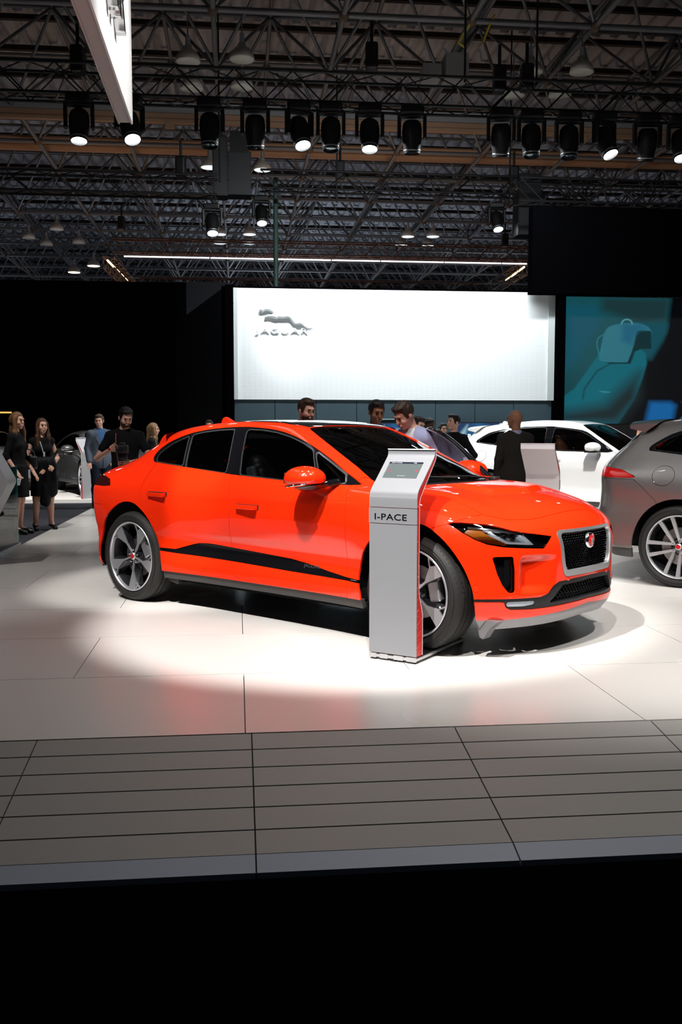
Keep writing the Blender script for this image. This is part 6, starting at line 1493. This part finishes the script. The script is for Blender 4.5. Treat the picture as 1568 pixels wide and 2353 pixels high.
    def handf(P):
        d = None
        for sd in (-1, 1):
            e, w = np.array(el[sd]), np.array(wr[sd]); ax = w - e; ax = ax / np.linalg.norm(ax)
            side = np.cross(ax, [0, 1, 0] if abs(ax[1]) < .8 else [0, 0, 1]); side /= np.linalg.norm(side) + 1e-9; nrm = np.cross(side, ax)
            pc = w + ax * .045; Mx = np.stack([side, nrm, ax], 1)
            a = box_sd(P, pc, (.038, .014, .046), .012, Mx)
            for i, (o_, L) in enumerate(((-.029, .062), (-.010, .075), (.010, .070), (.028, .055))):
                b0 = w + ax * .085 + side * o_; b1 = b0 + ax * L * .55 + side * o_ * .15; b2 = b1 + ax * L * .38 + nrm * L * .28 * sd
                a = np.minimum(a, np.minimum(cone_sd(P, b0, b1, .0088, .008), cone_sd(P, b1, b2, .008, .0068)))
            t0 = w + ax * .02 - side * .030; a = smin(a, np.minimum(cone_sd(P, t0, t0 + ax * .035 - side * .022, .012, .0095), cone_sd(P, t0 + ax * .035 - side * .022, t0 + ax * .065 - side * .018, .0095, .008)), .006)
            a = smin(a, cone_sd(P, w - ax * .02, w + ax * .02, .024, .024), .015)
            d = a if d is None else np.minimum(d, a)
        return d
    nk0 = up((0, .015, 1.40)); nk1 = tuple(hc + Mh @ np.array([0, .025, -.06]))
    def footf(P, k=0):
        d = None
        for sx in (-1, 1):
            hz = .05 if heels else 0
            a = cone_sd(P, (sx * (stance + .01), .02, .085), (sx * (stance + .02), .035, .045 + hz), .036 + k, .030 + k); a = smin(a, cone_sd(P, (sx * (stance + .02), .03, .04 + hz), (sx * (stance + .035), -.15, .030), .033 + k, .028 + k), .02)
            d = a if d is None else np.minimum(d, a)
        return smax(d, -P[:, 2] + (0 if k else .004), .004)
    def body(P):
        d = smin(torsof(P), cone_sd(P, nk0, nk1, .058 if not woman else .046, .052 if not woman else .042), .04); d = smin(d, headf(P), .02); d = smin(d, armf(P), .02); d = smin(d, handf(P), .006)
        d = smin(d, legf(P), .04); return smin(d, footf(P), .02)
    ext = [hc + [.13, .15, .16], hc - [.13, .15, .16], (.24, .2, 0), (-.24, -.22, 0)] + [np.array(v) + dd for v in list(wr.values()) + list(el.values()) + list(sh.values()) for dd in ([.19, .19, .12], [-.19, -.19, -.2])]
    lo = np.min(ext, 0); hi = np.max(ext, 0); lo[2] = -.01
    lo -= .02; hi += .02
    ms = mat('skin_' + skin, SKIN[skin], .5, spec=.35)
    bd = nets_obj('body', body, lo, hi, h, ms, root)
    # --- clothes
    def cloth(name, fn, m, hh=None, z0=None, z1=None):
        a, b = lo - .03, hi + .03
        if z0 is not None: a = np.array([a[0], a[1], z0])
        if z1 is not None: b = np.array([min(b[0], .34), min(b[1], .30), z1]); a = np.array([max(a[0], -.34), max(a[1], -.34), a[2]])
        return nets_obj(name, fn, a, b, hh or h * 1.15, m, root)
    topm = topm or CL_BLACK; legm = legm or CL_BLACK
    hq = lambda P: (P - hc) @ Mh
    neckcut = lambda P, r=.062, z=0: cone_sd(P, nk0, tuple(np.array(nk0) + (np.array(nk1) - nk0) * 1.4), r, r)
    def sleeve(P, k, ln):
        d = None
        for sd in (-1, 1):
            u, e, w = sh[sd], np.array(el[sd]), np.array(wr[sd]); r0 = (.038 if woman else .047)
            if ln <= 1: q = np.array(u) + (e - u) * ln; a = cone_sd(P, u, q, r0 + k, r0 - .012 * ln + k + .006)
            else: q = e + (w - e) * (ln - 1); a = smin(cone_sd(P, u, e, r0 + k, .036 + k), cone_sd(P, e, q, .037 + k, .028 + k + .004), .02)
            d = a if d is None else np.minimum(d, a)
        return d
    if top in ('tshirt', 'polo', 'shirt'):
        ln = {'tshirt': .55, 'polo': 2.0, 'shirt': 2.0}[top]
        def f(P):
            d = smin(torsof(P, .012), sleeve(P, .010, ln), .045); q = (P - piv) @ Ml + piv; d = smax(d, .86 - q[:, 2], .01)
            if top != 'tshirt': d = smin(d, smax(neckcut(P, .066), q[:, 2] - 1.50, .006), .01)
            return smax(d, -smax(neckcut(P, .060), -(q[:, 2] - (1.42 if top == 'tshirt' else 1.49)), .01), .008)
        cloth('shirt', f, topm, z0=.80)
        if top == 'polo':
            for k in range(3): 
                c = up((.0, -.128 + .008 * k, 1.42 - .045 * k)); MB().lathe([(0, .004), (.008, .003), (.008, -.006)], 10, 'Y', c=(c[0], c[1] - .012, c[2])).build('button', CL_WHITE, root)
    if top == 'suit':
        def sf(P):
            q = (P - piv) @ Ml + piv; d = torsof(P, .010); d = smin(d, smax(neckcut(P, .064), q[:, 2] - 1.50, .006), .01); return smax(smax(d, 1.0 - q[:, 2], .01), -smax(neckcut(P, .056), 1.49 - q[:, 2], .01), .006)
        cloth('shirt', sf, shirtm or CL_WHITE, z0=.9)
        def jf(P):
            q = (P - piv) @ Ml + piv; d = smin(torsof(P, .020), sleeve(P, .016, 1.93), .05)
            sk = ell_sd(q, (0, .01, .88), (.205, .150, .20)); d = smin(d, sk, .06); d = smax(d, .76 - q[:, 2], .01)
            v = np.maximum(np.abs(q[:, 0]) - np.clip((q[:, 2] - 1.10) * .26, -.02, .075), q[:, 1] + .03); v = np.maximum(v, 1.10 - q[:, 2]); d = smax(d, -v, .008)
            d = smax(d, -smax(neckcut(P, .070), 1.45 - q[:, 2], .01), .008)
            slit = np.maximum(np.abs(q[:, 0]) - .006, np.maximum(q[:, 1] + .06, q[:, 2] - 1.02)); return smax(d, -slit, .005)
        cloth('jacket', jf, topm, z0=.68)
        for sx in (-1, 1):   # lapels
            c = [up((sx * .018, -.150, 1.12)), up((sx * .085, -.112, 1.40)), up((sx * .120, -.105, 1.36)), up((sx * .105, -.130, 1.30))]
            V = [Vector(v) for v in c] + [Vector(v) + Vector((0, .012, 0)) for v in c]; MB().add(V, [(0, 1, 2, 3), (7, 6, 5, 4), (0, 4, 5, 1), (1, 5, 6, 2), (2, 6, 7, 3), (3, 7, 4, 0)]).build('lapel', topm, root)
    if top == 'dress':
        def df(P):
            q = (P - piv) @ Ml + piv; d = torsof(P, .013); d = smin(d, sleeve(P, .012, arms.get('sleeve', .9)), .025) if arms.get('sleeve', .9) > 0 else d
            zz = np.clip((.98 - P[:, 2]) / .5, 0, 1); skirt = np.hypot(P[:, 0] / 1.28, P[:, 1]) - (.135 + .018 * zz); skirt = smax(smax(skirt, P[:, 2] - .99, .03), .54 - P[:, 2], .008)
            d = smin(smax(d, .80 - P[:, 2], .02), skirt, .04); return smax(d, -smax(neckcut(P, .060 if arms.get('sleeve', .9) > 0 else .075), 1.42 - q[:, 2], .01), .008)
        cloth('dress', df, topm, z0=.48)
    if legs == 'trousers':
        def tf(P):
            d = legf(P, .022); d = smin(d, ell_sd(P, (0, .005, .93), (.172, .13, .11)), .04); d = smax(d, P[:, 2] - 1.02, .01); return smax(d, .065 - P[:, 2], .01)
        cloth('trousers', tf, legm, z1=1.1)
    cloth('shoes', lambda P: smax(footf(P, .010), P[:, 2] - (.075 if not heels else .085), .01), M_SHOE, z1=.16)
    # --- hair
    hm = mat('hair_%d_%d' % (int(hairm[0] * 999), int(hairm[1] * 999)), hairm, .42, spec=.4, bump=(140, .5))
    if hair != 'bald':
        def hf(P):
            q = hq(P); top_ = ell_sd(q, (0, .018, .030), (.084, .104, .098)); face = np.maximum(q[:, 1] + .052 + .25 * (q[:, 2] - .06), q[:, 2] - .072)
            if hair == 'short':
                d = smax(top_, -(q[:, 2] + .035 + .9 * np.minimum(q[:, 1] - .02, 0) * -1), .01); d = smax(d, -face, .01); d = smin(d, ell_sd(q, (0, -.035, .098), (.062, .052, .026)), .02)
                return d + .0025 * np.sin(q[:, 0] * 190 + q[:, 1] * 60)
            d = smax(top_, -(q[:, 2] + .05), .01)
            d = smax(d, -face, .012)
            for sx in (-1, 1):
                a = cone_sd(q, (sx * .068, -.005, .03), (sx * .085, -.035, -.17), .030, .036); a = smin(a, cone_sd(q, (sx * .085, -.03, -.17), (sx * .090, -.075, -.36), .038, .024), .03); d = smin(d, a, .03)
            d = smin(d, cone_sd(q, (0, .075, .0), (0, .085, -.24), .055, .045), .05)
            return d + .004 * np.sin(q[:, 0] * 130) * np.cos(q[:, 2] * 22)
        hb = nets_obj('hair', hf, hc - [.17, .18, .46 if hair == 'long' else .13], hc + [.17, .18, .17], min(h, .009), hm, root)
    if beard:
        nets_obj('beard', lambda P: (lambda q: smax(smax(ell_sd(q, (0, -.028, -.062), (.060, .066, .064)), q[:, 2] + .035, .01), -ell_sd(q, (0, -.11, -.055), (.022, .03, .010)), .004))(hq(P)), hc - [.1, .16, .18], hc + [.1, .1, .05], .008, mat('stubble', (.05, .028, .02, 1), .8), root)
    # --- eyes, lips
    L2W = lambda v: tuple(hc + Mh @ np.array(v, float))
    for sx in (-1, 1):
        c = L2W((sx * .030, -.0835, .008)); e_ = MB().lathe([(0, .0075), (.006, .0055), (.0085, 0), (.006, -.0055), (0, -.0075)], 10, 'Y', c=c); e_.build('eye', M_EYED, root, smooth=True)
        b0, b1 = L2W((sx * .014, -.0945, .030)), L2W((sx * .046, -.086, .032)); MB().tube(b0, b1, .0042, 6, r2=.0028).build('eyebrow', hm if hair != 'bald' else M_EYED, root)
    MB().tube(L2W((-.020, -.0925, -.062)), L2W((.020, -.0925, -.062)), .0058, 6).build('lips', mat('lips_' + skin, tuple(c * k for c, k in zip(SKIN[skin][:3], (.75, .42, .45))) + (1,), .4), root)
    if glasses:
        g = MB()
        for sx in (-1, 1):
            for k in range(12):
                a0, a1 = 2 * PI * k / 12, 2 * PI * (k + 1) / 12; f = lambda a: L2W((sx * .031 + .021 * math.cos(a), -.108, .006 + .015 * math.sin(a))); g.tube(f(a0), f(a1), .0016, 5)
            g.tube(L2W((sx * .052, -.108, .010)), L2W((sx * .080, .005, .008)), .0016, 5)
        g.tube(L2W((-.010, -.108, .008)), L2W((.010, -.108, .008)), .0016, 5); g.build('glasses', M_BLACKG, root)
    return root, dict(up=up, wr=wr, el=el, hc=hc, L2W=L2W, s=s)
def wpos(px, D): return ((px - 784) / CAM_F * D, D)
def face_cam(px, turn=0): return -math.atan2(px - 784, CAM_F) + turn
# two women at the left
p1, i1 = person(wpos(40, 13.8) + (-.012,), face_cam(40, R(62)), 1.72, 'woman with long blond hair in a black dress at the far left, looking right', woman=True, head=(R(-12), R(4)), hair='long', hairm=(.16, .075, .028, 1), top='dress', topm=CL_BLACK, legs='bare', stance=.06, heels=True, arms={'sleeve': 1.15, -1: ((-.21, .06, 1.13), (-.20, -.08, .93)), 1: ((.20, .0, 1.12), (.17, -.16, .90))}, h=.010)
p2, i2 = person(wpos(98, 14.4) + (-.012,), face_cam(98, R(12)), 1.645, 'woman with long brown hair holding a black coat, second from the left', woman=True, head=(R(10), R(2)), hair='long', hairm=(.075, .032, .016, 1), top='dress', topm=CL_BLACK, legs='bare', stance=.11, heels=True, arms={'sleeve': 0, -1: ((-.235, .03, 1.12), (-.10, -.17, .98)), 1: ((.235, .02, 1.13), (.12, -.19, 1.02))}, h=.010)
def coatf(P):
    d = ell_sd(P, (-.03, -.17, 1.06), (.19, .085, .10)); d = smin(d, cone_sd(P, (.10, -.15, 1.12), (.20, -.13, 1.24), .05, .02), .05)
    for x0, x1, z1, r in ((-.10, -.13, .62, .07), (.02, .0, .46, .085), (.11, .12, .60, .07)): d = smin(d, cone_sd(P, (x0, -.17, 1.02), (x1, -.16, z1), .065, r), .05)
    return d + .006 * np.sin(P[:, 0] * 55 + P[:, 2] * 9)
o = nets_obj('coat', coatf, (-.30, -.36, .30), (.30, .02, 1.30), .012, fabric('coat_black', (.004, .004, .005, 1), .6)); o.location = p2.location; o.rotation_euler = p2.rotation_euler; o.scale = p2.scale; tag(o, 'black coat draped over the arms of the brown-haired woman', 'coat')
mbl = MB(); mbl.path([(-.05, -.10, 1.40), (-.012, -.148, 1.22), (-.004, -.152, 1.10)], .006, 6); mbl.box((.0, -.156, 1.17), (.022, .004, .13)); 
lan = mbl.build('lanyard', mat('lanyard_white', (.6, .62, .65, 1), .5), p2)
cup = MB().lathe([(0, 0), (.028, 0), (.038, .09), (.035, .09), (0, .01)], 18).build('paper_cup', mat('cup_white', (.75, .76, .78, 1), .5), autosmooth=40); cup.location = tuple(p1.matrix_world.translation) ; 
bpy.context.view_layer.update(); wv = p1.matrix_world @ Vector(i1['wr'][-1]); cup.location = (wv.x + .05, wv.y - .08, wv.z - .20); cup.rotation_euler = (0, .15, 0); tag(cup, 'white paper cup in the hand of the blond woman at the far left', 'cup')
hb = nets_obj('handbag', lambda P: smin(box_sd(P, (0, 0, 0), (.13, .05, .10), .04), np.abs(np.hypot(P[:, 0], P[:, 2] - .10) - .09) * 1.0 + np.abs(P[:, 1]) - .012, .01), (-.17, -.09, -.13), (.17, .09, .24), .011, mat('handbag_black', (.008, .008, .010, 1), .35, coat=.4)); hb.location = wpos(66, 14.0) + (1.0,); tag(hb, 'black handbag hanging between the two women', 'bag')
# man in the grey blazer, photographer, blond woman beyond
p3, i3 = person(wpos(231, 18.4) + (-.012,), face_cam(231, R(18)), 1.78, 'man in a grey-blue blazer and blue shirt standing left of the photographer', head=(R(-30), R(8)), hairm=(.10, .07, .05, 1), top='suit', topm=CL_BLAZER, shirtm=CL_BLUE, legm=CL_NAVY, h=.012)
p4, i4 = person(wpos(288, 12.0) + (-.012,), face_cam(288, R(-8)), 1.755, 'bearded photographer in a black T-shirt looking down at his camera', head=(R(24), R(26)), hairm=(.010, .007, .006, 1), beard=True, top='tshirt', topm=CL_BLACK, legm=CL_NAVY, arms={-1: ((-.33, -.06, 1.12), (-.12, -.30, 1.24)), 1: ((.32, -.08, 1.13), (.10, -.28, 1.08))}, h=.0085)
cm = MB().box((.02, -.37, 1.24), (.145, .07, .10), bev=.015).box((.02, -.36, 1.30), (.06, .06, .04), bev=.012).lathe([(0, -.48), (.038, -.48), (.040, -.47), (.036, -.40)], 20, 'Y', c=(.02, 0, 1.235)).box((.02, -.35, 1.15), (.11, .05, .09), bev=.012).build('camera_body', mat('camera_black', (.010, .010, .011, 1), .4, coat=.2), autosmooth=35)
cm.name = 'photo_camera'; cm.location = p4.location; cm.rotation_euler = p4.rotation_euler; cm.scale = p4.scale; tag(cm, 'black photo camera in the hands of the photographer', 'camera')
MB().path([(-.09, -.10, 1.43), (-.085, -.15, 1.32), (-.06, -.155, 1.05), (-.055, -.15, .95)], .006, 6).build('lanyard', mat('lanyard_red', (.35, .03, .04, 1), .6), p4)
MB().lathe([(.031, -.012), (.034, -.012), (.034, .012), (.031, .012)], 16, 'Z', c=i4['wr'][-1], close=True).build('wristband', M_BADGE, p4)
p5, i5 = person(wpos(352, 17.0) + (-.012,), face_cam(352, R(82)), 1.60, 'woman with long blond hair seen in profile behind the rear of the orange car', woman=True, head=(0, R(4)), hair='long', hairm=(.26, .15, .07, 1), top='dress', topm=CL_BLACK, legs='bare', h=.013)
p6, i6 = person(wpos(482, 18.5) + (0,), 0, 1.66, 'dark-haired person whose head shows above the rear roof of the orange car', top='shirt', topm=CL_BLACK, skin='tan', h=.016)
# men behind the orange car
p7, i7 = person(wpos(700, 10.45) + (0,), face_cam(700, R(30)), 1.785, 'man with glasses looking down behind the roof of the orange car', head=(R(4), R(14)), hairm=(.045, .022, .014, 1), glasses=True, beard=True, top='shirt', topm=CL_NAVY, h=.009)
p8, i8 = person(wpos(862, 10.35) + (0,), face_cam(862, R(12)), 1.765, 'dark-haired man in a white collar behind the windscreen of the orange car', head=(R(8), R(16)), skin='brown', hairm=(.008, .007, .008, 1), top='suit', topm=CL_NAVY, h=.009)
p9, i9 = person(wpos(975, 9.35) + (0,), face_cam(975, R(-38)), 1.78, 'man in a pale lavender jacket leaning towards the open far door of the orange car', head=(R(-10), R(14)), lean=R(22), hairm=(.035, .020, .013, 1), top='suit', topm=CL_LAV, legm=CL_NAVY, h=.009)
p10, i10 = person(wpos(1042, 14.4) + (0,), face_cam(1042, R(-28)), 1.685, 'man with short dark hair in a black buttoned polo shirt beside the white car', head=(R(-22), R(-4)), hairm=(.012, .009, .008, 1), top='polo', topm=CL_BLACK, arms={1: ((.33, .06, 1.14), (.16, .16, .98)), -1: ((-.30, .05, 1.13), (-.14, .15, .98))}, h=.010)
cat_emblem('shirt_emblem', .10 / 1075, p10, (0, 0, 0), (1, 0, 0), (0, 0, 1), CL_WHITE, .004, .0035); q = bpy.data.objects['shirt_emblem']; q.matrix_local = frame((.10, -.133, 1.33), (1, 0, 0), (0, .1, 1))
p11, i11 = person(wpos(1017, 18.6) + (0,), face_cam(1017, R(25)), 1.60, 'man with dark glasses far behind, left of the man in the black polo', skin='tan', glasses=True, hairm=(.010, .008, .007, 1), top='shirt', topm=CL_BLACK, h=.014)
p12, i12 = person(wpos(982, 14.8) + (0,), face_cam(982, R(25)), 1.65, 'man with a dark beard and black hair looking down behind the leaning man', head=(0, R(22)), skin='dark', hairm=(.006, .005, .005, 1), beard=True, top='shirt', topm=fabric('dark_brown', (.03, .018, .012, 1)), h=.013)
p13, i13 = person(wpos(957, 12.2) + (0,), face_cam(957, R(40)), 1.62, 'man half hidden right behind the head of the leaning man', head=(0, R(12)), hairm=(.02, .013, .01, 1), top='shirt', topm=CL_NAVY, h=.014)
p14, i14 = person(wpos(1184, 12.1) + (0,), face_cam(1184, R(-155)), 1.70, 'bald man in a dark grey suit seen from behind in front of the white car', head=(R(30), 0), skin='brown', hair='bald', top='suit', topm=CL_SUIT, legm=CL_SUIT, shirtm=CL_LAV, h=.009)
p15, i15 = person(wpos(1468, 17.5) + (0,), face_cam(1468, R(60)), 1.62, 'dark-haired visitor behind the hood of the white car at the right', skin='tan', hairm=(.008, .007, .006, 1), top='shirt', topm=CL_NAVY, head=(0, R(16)), h=.016)
